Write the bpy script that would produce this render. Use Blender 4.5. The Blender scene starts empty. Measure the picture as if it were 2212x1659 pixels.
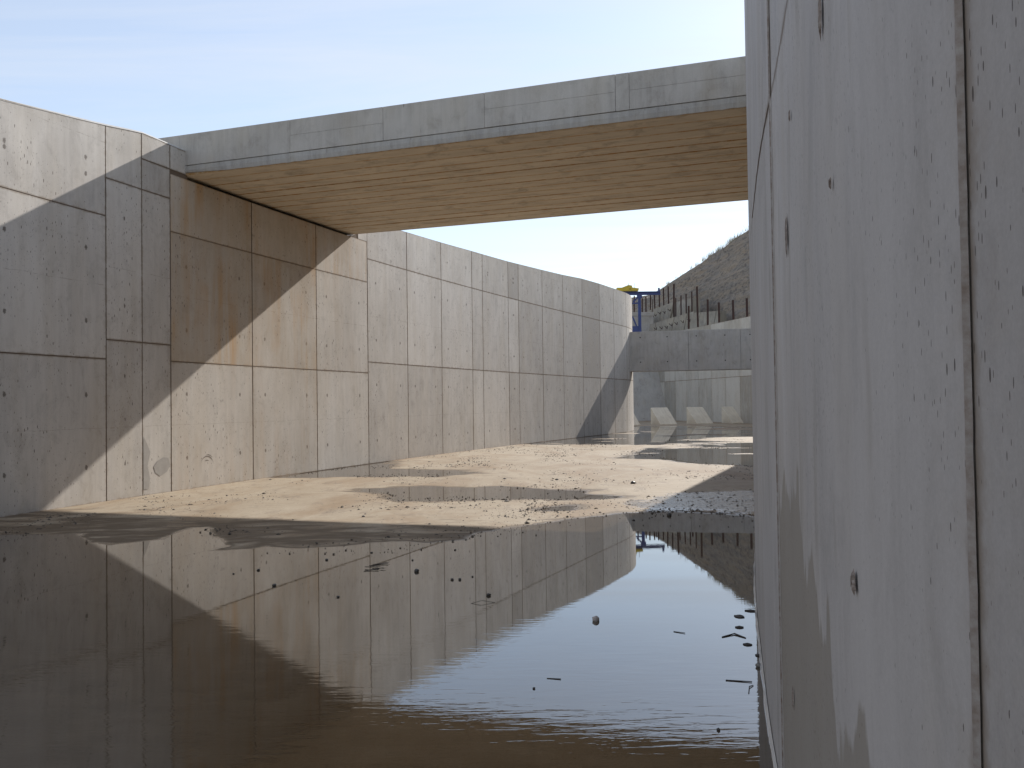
import bpy, bmesh, math, random
import numpy as np
from mathutils import Vector, noise as mnoise

R = math.radians
rng = random.Random(7)
nrg = np.random.RandomState(11)
scene = bpy.context.scene

# ------------------------------------------------------------------ camera
cam_d = bpy.data.cameras.new("camera")
cam = bpy.data.objects.new("camera", cam_d)
scene.collection.objects.link(cam)
scene.camera = cam
cam_d.sensor_width = 36.0
cam_d.lens = 36.0 * 1900.0 / 2212.0
cam_d.clip_start = 0.05
cam_d.clip_end = 4000
from mathutils import Matrix
CAM_H = 1.6
PITCH = math.atan(42.5 / 1900.0)
ROLL = 0.0135
cam.matrix_world = (Matrix.Translation((0, 0, CAM_H)) @ Matrix.Rotation(math.pi / 2 + PITCH, 4, 'X')
                    @ Matrix.Rotation(-ROLL, 4, 'Z'))
scene.render.resolution_x = 1024
scene.render.resolution_y = 768

# ------------------------------------------------------------------ sky and sun
SUN_AZ = R(31.5)      # clockwise from +Y
SUN_EL = R(30.8)
world = bpy.data.worlds.new("World")
scene.world = world
world.use_nodes = True
wn = world.node_tree
wn.nodes.clear()
wo = wn.nodes.new('ShaderNodeOutputWorld')
wb = wn.nodes.new('ShaderNodeBackground')
wb.inputs['Strength'].default_value = 0.133
sky = wn.nodes.new('ShaderNodeTexSky')
sky.sky_type = 'NISHITA'
sky.sun_disc = False
sky.sun_elevation = SUN_EL
sky.sun_rotation = SUN_AZ
sky.altitude = 300
sky.air_density = 1.0
sky.dust_density = 0.4
sky.ozone_density = 1.0
# thin high cirrus: a faint veil of noise over the sky
tc = wn.nodes.new('ShaderNodeTexCoord')
sep = wn.nodes.new('ShaderNodeSeparateXYZ')
wn.links.new(tc.outputs['Generated'], sep.inputs[0])
mz = wn.nodes.new('ShaderNodeMath'); mz.operation = 'MAXIMUM'; mz.inputs[1].default_value = 0.06
wn.links.new(sep.outputs['Z'], mz.inputs[0])
dx = wn.nodes.new('ShaderNodeMath'); dx.operation = 'DIVIDE'
dy = wn.nodes.new('ShaderNodeMath'); dy.operation = 'DIVIDE'
wn.links.new(sep.outputs['X'], dx.inputs[0]); wn.links.new(mz.outputs[0], dx.inputs[1])
wn.links.new(sep.outputs['Y'], dy.inputs[0]); wn.links.new(mz.outputs[0], dy.inputs[1])
cmb = wn.nodes.new('ShaderNodeCombineXYZ')
wn.links.new(dx.outputs[0], cmb.inputs[0]); wn.links.new(dy.outputs[0], cmb.inputs[1])
cmap = wn.nodes.new('ShaderNodeMapping')
cmap.inputs['Rotation'].default_value = (0, 0, R(25))
cmap.inputs['Scale'].default_value = (0.35, 1.3, 1)
wn.links.new(cmb.outputs[0], cmap.inputs[0])
cn = wn.nodes.new('ShaderNodeTexNoise')
cn.inputs['Scale'].default_value = 1.1
cn.inputs['Detail'].default_value = 7
cn.inputs['Roughness'].default_value = 0.62
cn.inputs['Distortion'].default_value = 0.6
wn.links.new(cmap.outputs[0], cn.inputs[0])
cr = wn.nodes.new('ShaderNodeMapRange')
cr.inputs['From Min'].default_value = 0.45
cr.inputs['From Max'].default_value = 0.80
cr.inputs['To Min'].default_value = 0.42
cr.inputs['To Max'].default_value = 0.80
wn.links.new(cn.outputs['Fac'], cr.inputs['Value'])
cmix = wn.nodes.new('ShaderNodeMixRGB')
cmix.inputs[2].default_value = (4.25, 4.5, 4.95, 1)
wn.links.new(cr.outputs[0], cmix.inputs[0])
wn.links.new(sky.outputs[0], cmix.inputs[1])
wn.links.new(cmix.outputs[0], wb.inputs['Color'])
wn.links.new(wb.outputs[0], wo.inputs['Surface'])

sd = bpy.data.lights.new("sun", 'SUN')
sd.energy = 4.2
sd.angle = R(0.53)
sd.color = (1.0, 0.955, 0.895)
sun = bpy.data.objects.new("sun", sd)
scene.collection.objects.link(sun)
sdir = Vector((math.sin(SUN_AZ) * math.cos(SUN_EL), math.cos(SUN_AZ) * math.cos(SUN_EL), math.sin(SUN_EL)))
sun.rotation_euler = sdir.to_track_quat('Z', 'Y').to_euler()
sun.location = (30, 50, 40)

scene.view_settings.view_transform = 'Standard'
scene.view_settings.look = 'None'
scene.view_settings.exposure = 0.55
scene.view_settings.gamma = 1.0
scene.render.engine = 'CYCLES'
scene.cycles.max_bounces = 8
scene.cycles.diffuse_bounces = 5

# ------------------------------------------------------------------ helpers
COL = scene.collection

def put(name, me, mat=None, parent=None, label=None, cat=None, group=None, kind=None):
    o = bpy.data.objects.new(name, me)
    COL.objects.link(o)
    if me is not None and mat is not None:
        for m in (mat if isinstance(mat, (list, tuple)) else [mat]):
            me.materials.append(m)
    if parent is not None:
        o.parent = parent
    if label: o['label'] = label
    if cat: o['category'] = cat
    if group: o['group'] = group
    if kind: o['kind'] = kind
    return o

def empty(name, loc=(0, 0, 0), rz=0.0, label=None, cat=None, group=None):
    o = put(name, None, None, None, label, cat, group)
    o.location = loc
    o.rotation_euler = (0, 0, rz)
    o.empty_display_size = 0.3
    return o

class MB:
    """collects faces for ONE mesh"""
    def __init__(s):
        s.v = []; s.f = []; s.m = []
    def face(s, pts, m=0):
        n = len(s.v); s.v += [tuple(p) for p in pts]
        s.f.append(tuple(range(n, n + len(pts)))); s.m.append(m)
    def hexa(s, p, m=0):
        """p: 8 points, bottom 4 ccw then top 4 ccw"""
        n = len(s.v); s.v += [tuple(q) for q in p]
        for f in ((3, 2, 1, 0), (4, 5, 6, 7), (0, 1, 5, 4), (1, 2, 6, 5), (2, 3, 7, 6), (3, 0, 4, 7)):
            s.f.append(tuple(n + i for i in f)); s.m.append(m)
    def box(s, x0, x1, y0, y1, z0, z1, m=0):
        s.hexa([(x0, y0, z0), (x1, y0, z0), (x1, y1, z0), (x0, y1, z0),
                (x0, y0, z1), (x1, y0, z1), (x1, y1, z1), (x0, y1, z1)], m)
    def bar(s, a, b, w, h=None, up=(0, 0, 1), m=0):
        a = Vector(a); b = Vector(b); h = h or w
        d = (b - a).normalized(); u = Vector(up)
        if abs(d.dot(u)) > .95: u = Vector((0, 1, 0))
        x = d.cross(u).normalized() * w / 2; y = x.cross(d).normalized() * h / 2
        s.hexa([a - x - y, a + x - y, a + x + y, a - x + y, b - x - y, b + x - y, b + x + y, b - x + y], m)
    def tube(s, a, b, r, n=8, r2=None, m=0):
        a = Vector(a); b = Vector(b); r2 = r if r2 is None else r2
        d = (b - a).normalized(); u = Vector((0, 0, 1)) if abs(d.z) < .9 else Vector((1, 0, 0))
        x = d.cross(u).normalized(); y = d.cross(x)
        k = len(s.v)
        for c, rr in ((a, r), (b, r2)):
            for i in range(n):
                t = 2 * math.pi * i / n
                s.v.append(tuple(c + x * rr * math.cos(t) + y * rr * math.sin(t)))
        for i in range(n):
            j = (i + 1) % n
            s.f.append((k + i, k + j, k + n + j, k + n + i)); s.m.append(m)
        s.f.append(tuple(k + i for i in range(n))[::-1]); s.m.append(m)
        s.f.append(tuple(k + n + i for i in range(n))); s.m.append(m)
    def mesh(s, name):
        me = bpy.data.meshes.new(name)
        me.from_pydata(s.v, [], s.f)
        me.polygons.foreach_set('material_index', s.m)
        me.update()
        bm = bmesh.new(); bm.from_mesh(me)
        bmesh.ops.recalc_face_normals(bm, faces=bm.faces)
        bm.to_mesh(me); bm.free()
        return me

def bevel(o, w=0.01, seg=2):
    m = o.modifiers.new('bevel', 'BEVEL'); m.width = w; m.segments = seg
    m.limit_method = 'ANGLE'; m.angle_limit = R(35)
    return o

# ---- numpy value noise
def vnoise(x, y, seed=0):
    xi = np.floor(x).astype(np.int64); yi = np.floor(y).astype(np.int64)
    xf = x - xi; yf = y - yi
    def h(a, b):
        n = (a * 374761393 + b * 668265263 + seed * 974634777) & 0xffffffff
        n = ((n ^ (n >> 13)) * 1274126177) & 0xffffffff
        n = (n ^ (n >> 16)) & 0xffffffff
        return n / 4294967295.0
    u = xf * xf * (3 - 2 * xf); v = yf * yf * (3 - 2 * yf)
    return (h(xi, yi) * (1 - u) + h(xi + 1, yi) * u) * (1 - v) + (h(xi, yi + 1) * (1 - u) + h(xi + 1, yi + 1) * u) * v

def fbm(x, y, oct=4, seed=0):
    a = 0.0; w = 1.0; t = 0.0
    for i in range(oct):
        a = a + w * (vnoise(x, y, seed + i) * 2 - 1); t += w; w *= .5; x = x * 2.03 + 7.1; y = y * 2.03 + 3.7
    return a / t

# ------------------------------------------------------------------ node helpers
class NT:
    def __init__(s, name):
        s.mat = bpy.data.materials.new(name); s.mat.use_nodes = True
        s.t = s.mat.node_tree; s.t.nodes.clear()
        s.out = s.n('ShaderNodeOutputMaterial'); s.b = s.n('ShaderNodeBsdfPrincipled')
        s.l(s.b.outputs[0], s.out.inputs['Surface'])
    def n(s, ty, **kw):
        x = s.t.nodes.new(ty)
        for k, v in kw.items(): setattr(x, k, v)
        return x
    def l(s, a, b): s.t.links.new(a, b)
    def set(s, sock, v):
        if hasattr(v, 'is_output') or hasattr(v, 'links'): s.l(v, sock)
        else: sock.default_value = v
    def math(s, op, a, b=None, c=None, clamp=False):
        x = s.n('ShaderNodeMath', operation=op, use_clamp=clamp)
        s.set(x.inputs[0], a)
        if b is not None: s.set(x.inputs[1], b)
        if c is not None: s.set(x.inputs[2], c)
        return x.outputs[0]
    def rng(s, v, a, b, c=0.0, d=1.0, smooth=False):
        x = s.n('ShaderNodeMapRange'); x.clamp = True
        if smooth: x.interpolation_type = 'SMOOTHSTEP'
        s.set(x.inputs['Value'], v)
        for k, q in zip(('From Min', 'From Max', 'To Min', 'To Max'), (a, b, c, d)): s.set(x.inputs[k], q)
        return x.outputs[0]
    def mix(s, f, a, b, mode='MIX'):
        x = s.n('ShaderNodeMixRGB', blend_type=mode)
        s.set(x.inputs[0], f)
        for i, q in ((1, a), (2, b)):
            s.set(x.inputs[i], q if not isinstance(q, tuple) else (q + (1,))[:4])
        return x.outputs[0]
    def map(s, v, scale=(1, 1, 1), loc=(0, 0, 0), rot=(0, 0, 0)):
        x = s.n('ShaderNodeMapping'); s.l(v, x.inputs[0])
        x.inputs['Scale'].default_value = scale; x.inputs['Location'].default_value = loc
        x.inputs['Rotation'].default_value = rot
        return x.outputs[0]
    def noise(s, v, sc, det=4, rough=.55, dist=0.0):
        x = s.n('ShaderNodeTexNoise'); s.l(v, x.inputs['Vector'])
        x.inputs['Scale'].default_value = sc; x.inputs['Detail'].default_value = det
        x.inputs['Roughness'].default_value = rough; x.inputs['Distortion'].default_value = dist
        return x.outputs['Fac']
    def vor(s, v, sc, rnd=1.0, out='Distance', two=False):
        x = s.n('ShaderNodeTexVoronoi')
        if two: x.voronoi_dimensions = '2D'
        s.l(v, x.inputs['Vector'])
        x.inputs['Scale'].default_value = sc; x.inputs['Randomness'].default_value = rnd
        return x.outputs[out], x.outputs['Color']
    def uv(s, name):
        x = s.n('ShaderNodeUVMap'); x.uv_map = name; return x.outputs[0]
    def obj(s):
        return s.n('ShaderNodeTexCoord').outputs['Object']
    def attr(s, name):
        x = s.n('ShaderNodeAttribute'); x.attribute_name = name; return x.outputs['Fac']
    def bump(s, h, dist=.01, strength=1.0):
        x = s.n('ShaderNodeBump'); s.l(h, x.inputs['Height'])
        x.inputs['Distance'].default_value = dist; x.inputs['Strength'].default_value = strength
        s.l(x.outputs[0], s.b.inputs['Normal'])
    def col(s, c): s.set(s.b.inputs['Base Color'], c if not isinstance(c, tuple) else (c + (1,))[:4])
    def rough(s, r): s.set(s.b.inputs['Roughness'], r)

def concrete(name, base=(.55, .51, .46), dark=(.33, .30, .268), panel=True, pores=1.0, pore_scale=(16, 4.5),
             stain=0.0, streak=1.0, bump=.004, holes=True, damp=0.0, warm=0.0):
    """cast concrete: uvS = metres along / up, uvA / uvB = metres to the panel's edges"""
    T = NT(name)
    S = T.uv('uvS') if panel else T.obj()
    # blotches
    n1 = T.noise(T.map(S, (1, .55, 1)), .9, 5, .6)
    n2 = T.noise(T.map(S, (9, .7, 1)), 1.0, 5, .6)        # vertical streaks
    n3 = T.noise(T.map(S, (45, 2.2, 1)), 1.0, 3, .6)
    n4 = T.noise(S, 60, 4, .7)
    f = T.math('ADD', T.rng(n1, .3, .7, -.22, .22), T.rng(n2, .3, .7, -.15 * streak, .15 * streak))
    f = T.math('ADD', f, T.rng(n3, .3, .7, -.05 * streak, .05 * streak))
    f = T.math('ADD', f, T.rng(n4, .25, .75, -.13, .13))
    n7 = T.noise(T.map(S, (1.6, 1.0, 1), loc=(9, 4, 0)), 2.2, 6, .72, .6)
    f = T.math('ADD', f, T.rng(n7, .5, .72, 0, .42))
    n8 = T.noise(S, 210, 2, .6)
    f = T.math('ADD', f, T.rng(n8, .3, .7, -.10, .10))
    if panel:
        f = T.math('ADD', f, T.math('MULTIPLY', T.attr('tone'), 1.9))
    c = T.mix(T.math('ADD', f, .35, clamp=True), base, dark)
    # warm patina
    nw = T.noise(T.map(S, (2.2, .35, 1)), 1.0, 4, .6)
    c = T.mix(T.rng(nw, .45, .75, 0, .28 + warm), c, (.40, .33, .235))
    if panel:
        A = T.n('ShaderNodeSeparateXYZ'); T.l(T.uv('uvA'), A.inputs[0])
        B = T.n('ShaderNodeSeparateXYZ'); T.l(T.uv('uvB'), B.inputs[0])
        eu = T.math('MINIMUM', A.outputs[0], B.outputs[0])
        ev = T.math('MINIMUM', A.outputs[1], B.outputs[1])
        ed = T.math('MINIMUM', eu, ev)
        nn = T.noise(S, 7, 4, .7)
        wd = T.rng(nn, .35, .7, .010, .05)
        e = T.math('SUBTRACT', 1.0, T.math('DIVIDE', ed, wd), clamp=True)
        c = T.mix(T.math('MULTIPLY', e, .75), c, (.17, .115, .07))
        # wide soft discolouring at the sheet joints
        e2 = T.math('SUBTRACT', 1.0, T.math('DIVIDE', ed, .22), clamp=True)
        c = T.mix(T.math('MULTIPLY', e2, T.rng(nn, .45, .7, 0, .28)), c, (.30, .24, .17))
        ll = T.math('ABSOLUTE', T.math('SUBTRACT', A.outputs[1], T.math('ADD', 1.27, T.rng(T.noise(T.map(S, (1, .01, 1)), 1.5, 4, .6), .3, .7, -.02, .02))))
        lm = T.math('MULTIPLY', T.math('LESS_THAN', ll, .006), T.rng(nn, .42, .6, 0, .4 if holes else 0.0))
        c = T.mix(lm, c, (.16, .12, .09))
        if holes:
            hx = T.math('ABSOLUTE', T.math('SUBTRACT', eu, .46))
            hz = T.math('ABSOLUTE', T.math('SUBTRACT', ev, .62))
            hz = T.math('MULTIPLY', hz, .72)
            d = T.math('SQRT', T.math('ADD', T.math('MULTIPLY', hx, hx), T.math('MULTIPLY', hz, hz)))
            d = T.math('ADD', d, T.rng(T.noise(S, 40, 2), .3, .7, -.008, .008))
            h = T.rng(d, .022, .036, 1, 0)
            c = T.mix(T.math('MULTIPLY', h, .85), c, (.10, .08, .065))
        r = T.attr('rust')
        rn = T.noise(T.map(S, (3.0, .16, 1)), 1.0, 5, .65, .3)
        rw = T.math('MULTIPLY', T.rng(n1, .3, .6, .3, .8), r)
        c = T.mix(T.math('MULTIPLY', rw, .7), c, (.40, .30, .19))
        rr = T.math('MULTIPLY', T.rng(rn, .44, .60, 0, 1), r)
        c = T.mix(T.math('MULTIPLY', rr, T.rng(T.noise(T.map(S, (.6, .5, 1), loc=(2, 7, 0)), 1.2, 3), .42, .62, .1, .85)), c, (.42, .235, .08))
    if damp > 0:
        Sx = T.n('ShaderNodeSeparateXYZ'); T.l(S, Sx.inputs[0])
        dn = T.noise(T.map(S, (3.2, .8, 1)), 1.0, 3, .5, .5)
        aa = T.math('DIVIDE', T.math("SUBTRACT", 8.60, Sx.outputs[0]), 1.35)      # 0 at the joint, grows towards the camera
        top_ = T.math('SUBTRACT', 1.40, T.math('MULTIPLY', aa, .22))
        top_ = T.math('ADD', top_, T.rng(dn, .35, .65, -.22, .16))
        inn = T.math('MULTIPLY', T.math('GREATER_THAN', aa, 0.0), T.rng(T.math('SUBTRACT', top_, Sx.outputs[1]), 0, .03, 0, 1))
        dn2 = T.noise(T.map(S, (5, 1.0, 1), loc=(3, 1, 0)), 1.0, 3, .5, .5)
        dd = T.math('MAXIMUM', inn, T.rng(dn2, .60, .70, 0, .55))
        c = T.mix(T.math('MULTIPLY', dd, damp), c, (.28, .245, .20))
    # bug holes
    if pores > 0:
        pv, pc = T.vor(T.map(S, (pore_scale[0], pore_scale[1], 1)), 1.0, two=panel)
        cl = T.noise(T.map(S, (1, .8, 1), loc=(-1.3, .4, 0)), .9, 3, .6)
        rad = T.rng(cl, .34, .62, .03, .17 if holes or not panel else .10)
        rs = T.n('ShaderNodeSeparateXYZ'); T.l(pc, rs.inputs[0])
        rad = T.math('MULTIPLY', rad, T.rng(rs.outputs[0], .6 if panel else .35, 1, 0, 1))
        p = T.math('LESS_THAN', pv, rad)
        pv2, pc2 = T.vor(T.map(S, (pore_scale[0] * 2.7, pore_scale[1] * 2.2, 1)), 1.0, two=panel)
        rs2 = T.n('ShaderNodeSeparateXYZ'); T.l(pc2, rs2.inputs[0])
        rad2 = T.math('MULTIPLY', T.rng(cl, .36, .60, .0, .17), T.rng(rs2.outputs[0], .55, 1, 0, 1))
        p2 = T.math('LESS_THAN', pv2, rad2)
        pp = T.math('MAXIMUM', p, T.math('MULTIPLY', p2, .85))
        c = T.mix(T.math('MULTIPLY', pp, .88 * pores), c, (.075, .058, .047))
        hgt = T.math('SUBTRACT', T.math('ADD', T.math('MULTIPLY', n4, .25), T.math('MULTIPLY', n3, .35)), pp)
    else:
        hgt = T.math('ADD', T.math('MULTIPLY', n4, .25), T.math('MULTIPLY', n3, .35))
    T.col(c); T.rough(T.rng(n1, .3, .7, .62, .85))
    T.b.inputs['Specular IOR Level'].default_value = .35
    T.bump(hgt, bump, .6)
    return T.mat

M_wall = concrete('concrete_wall')
M_near = concrete('concrete_near', base=(.54, .51, .485), dark=(.355, .33, .31), pores=1.0, pore_scale=(38, 13.0),
                  streak=.9, damp=.75, holes=False, bump=.0015)
M_joint = NT('joint_brown'); M_joint.col((.13, .092, .064)); M_joint.rough(.95); M_joint = M_joint.mat  # dark brown backing of the joints between panels
M_beam = concrete('concrete_beam', base=(.52, .48, .435), dark=(.29, .26, .23), panel=False, pores=.5, pore_scale=(5, 3))
M_far = concrete('concrete_far', base=(.54, .51, .455), dark=(.33, .305, .265), panel=True, pores=.3, pore_scale=(4, 1), streak=2.2, holes=False)
M_block = concrete('concrete_block', base=(.72, .65, .52), dark=(.50, .44, .35), panel=False, pores=.3, pore_scale=(6, 4))
M_edge = concrete('slab_edge', base=(.45, .42, .385), dark=(.24, .22, .20), panel=False, pores=.6, pore_scale=(14, 6), streak=1.6, bump=.012)

def soffit_mat():
    T = NT('soffit_boards'); P = T.obj()
    n1 = T.noise(T.map(P, (.6, 2, 1)), 1.2, 5, .6)
    n2 = T.noise(T.map(P, (1.2, 22, 1)), 1.0, 4, .6)
    n4 = T.noise(P, 40, 4, .7)
    f = T.math('ADD', T.rng(n1, .3, .7, 0, .5), T.rng(n2, .3, .7, -.05, .25))
    f = T.math('ADD', f, T.rng(n4, .25, .75, -.08, .08))
    f = T.math('ADD', f, T.attr('tone'), clamp=True)
    c = T.mix(f, (.64, .555, .43), (.42, .355, .27))
    n5 = T.noise(T.map(P, (1, 1.6, 1), rot=(0, 0, .7)), 1.4, 6, .7, .8)
    c = T.mix(T.rng(n5, .50, .70, 0, .7), c, (.25, .21, .16))
    e = T.attr('edge')
    nn = T.noise(T.map(P, (2, 1, 1)), 3, 4, .7)
    c = T.mix(T.math('MULTIPLY', e, T.rng(nn, .35, .6, .25, 1)), c, (.42, .22, .06))
    T.col(c); T.rough(.85); T.bump(T.math('ADD', T.math('MULTIPLY', n4, .4), T.math('MULTIPLY', n2, .6)), .004, .7)
    return T.mat
M_soffit = soffit_mat()

def floor_mat():
    T = NT('channel_floor'); P = T.obj()
    w = T.attr('wet')      # 1 at the water's edge
    n1 = T.noise(T.map(P, (1, .42, 1), rot=(0, 0, -.2)), .9, 7, .70, .5)
    n2 = T.noise(T.map(P, (.6, 1.6, 1), rot=(0, 0, -.35)), 2.2, 7, .72)
    n3 = T.noise(P, 24, 5, .7)
    c = T.mix(T.rng(n1, .3, .7, 0, 1), (.39, .325, .24), (.28, .22, .15))
    c = T.mix(T.rng(n2, .42, .72, 0, .7), c, (.41, .345, .26))
    c = T.mix(T.rng(n3, .35, .68, 0, .5), c, (.24, .185, .125))
    nb_ = T.noise(T.map(P, (.55, .26, 1), rot=(0, 0, -.2)), 1.0, 7, .72, .6)
    c = T.mix(T.rng(nb_, .46, .62, 0, .75), c, (.23, .155, .088))
    nc_ = T.noise(T.map(P, (1.6, .8, 1), loc=(4, 9, 0)), 1.6, 7, .75, .4)
    c = T.mix(T.rng(nc_, .54, .64, 0, .55), c, (.17, .13, .095))
    # damp slab
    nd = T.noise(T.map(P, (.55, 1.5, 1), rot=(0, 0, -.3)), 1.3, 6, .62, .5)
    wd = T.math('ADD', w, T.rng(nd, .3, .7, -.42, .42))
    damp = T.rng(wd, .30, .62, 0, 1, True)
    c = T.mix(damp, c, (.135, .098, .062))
    # scattered dark crumbs, clustered
    cl = T.noise(T.map(P, (.5, 1.4, 1), rot=(0, 0, -.3)), 1.1, 4, .6)
    pv, pc = T.vor(T.map(P, (1, .55, 1)), 9.0); pr = T.n('ShaderNodeSeparateXYZ'); T.l(pc, pr.inputs[0])
    rad = T.math('MULTIPLY', T.rng(cl, .44, .68, .02, .20), T.rng(pr.outputs[0], .3, 1, 0, 1))
    d1 = T.math('LESS_THAN', pv, rad)
    pv, pc = T.vor(T.map(P, (1, .45, 1)), 20.0); pr = T.n('ShaderNodeSeparateXYZ'); T.l(pc, pr.inputs[0])
    rad = T.math('MULTIPLY', T.rng(cl, .40, .66, .0, .38), T.rng(pr.outputs[0], .2, 1, 0, 1))
    d2 = T.math('LESS_THAN', pv, rad)
    dd = T.math('MAXIMUM', d1, d2)
    c = T.mix(T.math('MULTIPLY', dd, .8), c, (.075, .062, .05))
    T.col(c)
    fl = T.attr('film')
    sat = T.rng(T.math('ADD', w, T.rng(nd, .3, .7, -.25, .25)), .62, .92, 0, 1)
    flm = T.rng(T.math('ADD', fl, T.rng(T.noise(P, 2.4, 5, .65), .3, .7, -.7, .4)), .42, .6, 0, 1)
    sat = T.math('MAXIMUM', sat, flm)
    T.rough(T.rng(sat, 0, 1, .72, .22))
    T.set(T.b.inputs['Specular IOR Level'], T.rng(sat, 0, 1, .3, .6))
    T.bump(T.math('ADD', T.math('MULTIPLY', n3, .5), T.math('MULTIPLY', dd, .8)), .004, .7)
    return T.mat
M_floor = floor_mat()

def water_mat():
    T = NT('shallow_water'); P = T.obj()
    n1 = T.noise(P, .5, 4, .6)
    n2 = T.noise(T.map(P, (.7, 1.2, 1)), 5, 5, .6)
    c = T.mix(T.rng(n1, .3, .7, 0, 1), (.072, .051, .031), (.044, .031, .018))
    c = T.mix(T.rng(n2, .45, .75, 0, .35), c, (.14, .105, .068))
    T.col(c); T.rough(0.0); T.b.inputs['IOR'].default_value = 2.1
    # ripples: crests run across the channel, stronger towards the wind-exposed near side
    w1 = T.noise(T.map(P, (3.2, 15, 1), rot=(0, 0, .06)), 1.0, 3, .55, .4)
    w2 = T.noise(T.map(P, (7, 34, 1), rot=(0, 0, -.12)), 1.0, 2, .5)
    w3 = T.noise(T.map(P, (.35, .6, 1)), 1.0, 2, .5)
    sx = T.n('ShaderNodeSeparateXYZ'); T.l(P, sx.inputs[0])
    near = T.rng(sx.outputs[1], 4.2, 8.0, 1.0, .06, True)
    amp = T.math('MULTIPLY', near, T.rng(w3, .35, .65, .35, 1.15))
    h = T.math('MULTIPLY', T.math('ADD', w1, T.math('MULTIPLY', w2, .35)), amp)
    T.bump(h, .0010, 1.0)
    return T.mat
M_water = water_mat()

def simple(name, c, rough=.7, metal=0.0, var=.25, sc=8, c2=None, bump=.002):
    T = NT(name); P = T.obj()
    n = T.noise(P, sc, 5, .65)
    c2 = c2 or tuple(x * (1 - var) for x in c)
    T.col(T.mix(T.rng(n, .35, .65), c, c2)); T.rough(rough); T.b.inputs['Metallic'].default_value = metal
    T.bump(n, bump, .5)
    return T.mat
M_rust = simple('rusty_steel', (.075, .036, .026), .85, .0, c2=(.045, .026, .022), sc=3)
M_blue = simple('blue_paint', (.035, .055, .20), .45, 0, .25, 4)
M_yellow = simple('yellow_paint', (.62, .44, .03), .5, 0, .2, 4)
M_steel = simple('grey_steel', (.16, .16, .17), .5, .4)
M_mortar = simple('pale_mortar', (.48, .46, .43), .75, 0, .2, 12)
M_stone = simple('grey_stone', (.22, .20, .18), .85, 0, .45, 30)
M_paleston = simple('pale_stone', (.42, .37, .34), .85, 0, .3, 30)
M_wetst = simple('wet_dark_stone', (.055, .048, .042), .35, 0, .4, 30)
M_wood = simple('wet_wood', (.045, .036, .03), .6, 0, .4, 30)
M_scar = simple('broken_concrete', (.36, .31, .275), .95, 0, .6, 60, c2=(.13, .095, .075), bump=.006)
M_grout = simple('grout', (.42, .385, .355), .95, 0, .5, 35, c2=(.25, .195, .16), bump=.003)
M_earth = simple('bare_earth', (.36, .30, .22), .95, 0, .3, .6, bump=.05)
M_grass = simple('dry_grass', (.30, .26, .15), .9, 0, .3, 3)
M_black = simple('flat_black', (.012, .012, .012), .9)

# ------------------------------------------------------------------ plan curves
def left_x(y):
    return ((-5.05772204e-05 * y + 7.35556557e-03) * y + 1.14705918e-01) * y - 10.2955256

LP = []
y = -10.0
while y < 46.5:
    LP.append((left_x(y), y)); y += .1
h0 = R(25.2)
# rounded nose at the upstream end
cx = left_x(46.5) - 12 * math.cos(h0); cy = 46.5 + 12 * math.sin(h0)
for i in range(0, 60):
    h = h0 - i * R(.5)
    LP.append((cx + 12 * math.cos(h), cy - 12 * math.sin(h)))
h1 = h
ex, ey = LP[-1]; cx2 = ex - 4 * math.cos(h1); cy2 = ey + 4 * math.sin(h1)
for i in range(1, 76):
    h = h1 - i * R(1.2)
    LP.append((cx2 + 4 * math.cos(h), cy2 - 4 * math.sin(h)))

def catmull(pts, n=24):
    out = []
    P = [np.array(p, float) for p in pts]
    P = [2 * P[0] - P[1]] + P + [2 * P[-1] - P[-2]]
    for i in range(1, len(P) - 2):
        for k in range(n):
            t = k / n
            out.append(tuple(.5 * ((2 * P[i]) + (-P[i - 1] + P[i + 1]) * t + (2 * P[i - 1] - 5 * P[i] + 4 * P[i + 1] - P[i + 2]) * t * t
                                   + (-P[i - 1] + 3 * P[i] - 3 * P[i + 1] + P[i + 2]) * t ** 3)))
    out.append(tuple(P[-2])); return out
RP = catmull([(-.72, -5), (-.1, -1.8), (.37, .5), (.56, 1.45), (.91, 2.9), (1.22, 4.25), (1.55, 5.58), (1.82, 6.65), (2.18, 8.0), (2.55, 9.3),
              (3.08, 11.0), (3.75, 13.0), (4.65, 15.2), (5.85, 18.0), (7.1, 20.8), (8.1, 23.1), (11.6, 31.7), (14.6, 39.0), (17.2, 45.2)])

class Curve:
    def __init__(s, pts):
        s.p = np.array(pts); d = np.hypot(*np.diff(s.p, axis=0).T); s.s = np.r_[0, np.cumsum(d)]
    def at(s, q): return np.array([np.interp(q, s.s, s.p[:, 0]), np.interp(q, s.s, s.p[:, 1])])
    def s_of_y(s, y):
        i = int(np.argmax(s.p[:, 1] >= y)); i = max(i, 1)
        a, b = s.p[i - 1, 1], s.p[i, 1]
        return s.s[i - 1] + (y - a) / (b - a) * (s.s[i] - s.s[i - 1])
    def nrm(s, q, side):
        a = s.at(max(q - .02, 0)); b = s.at(min(q + .02, s.s[-1])); d = b - a; d /= max(np.hypot(*d), 1e-9)
        return np.array([d[1], -d[0]]) * side     # side=+1: to the right of travel
CL = Curve(LP); CR = Curve(RP)

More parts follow.
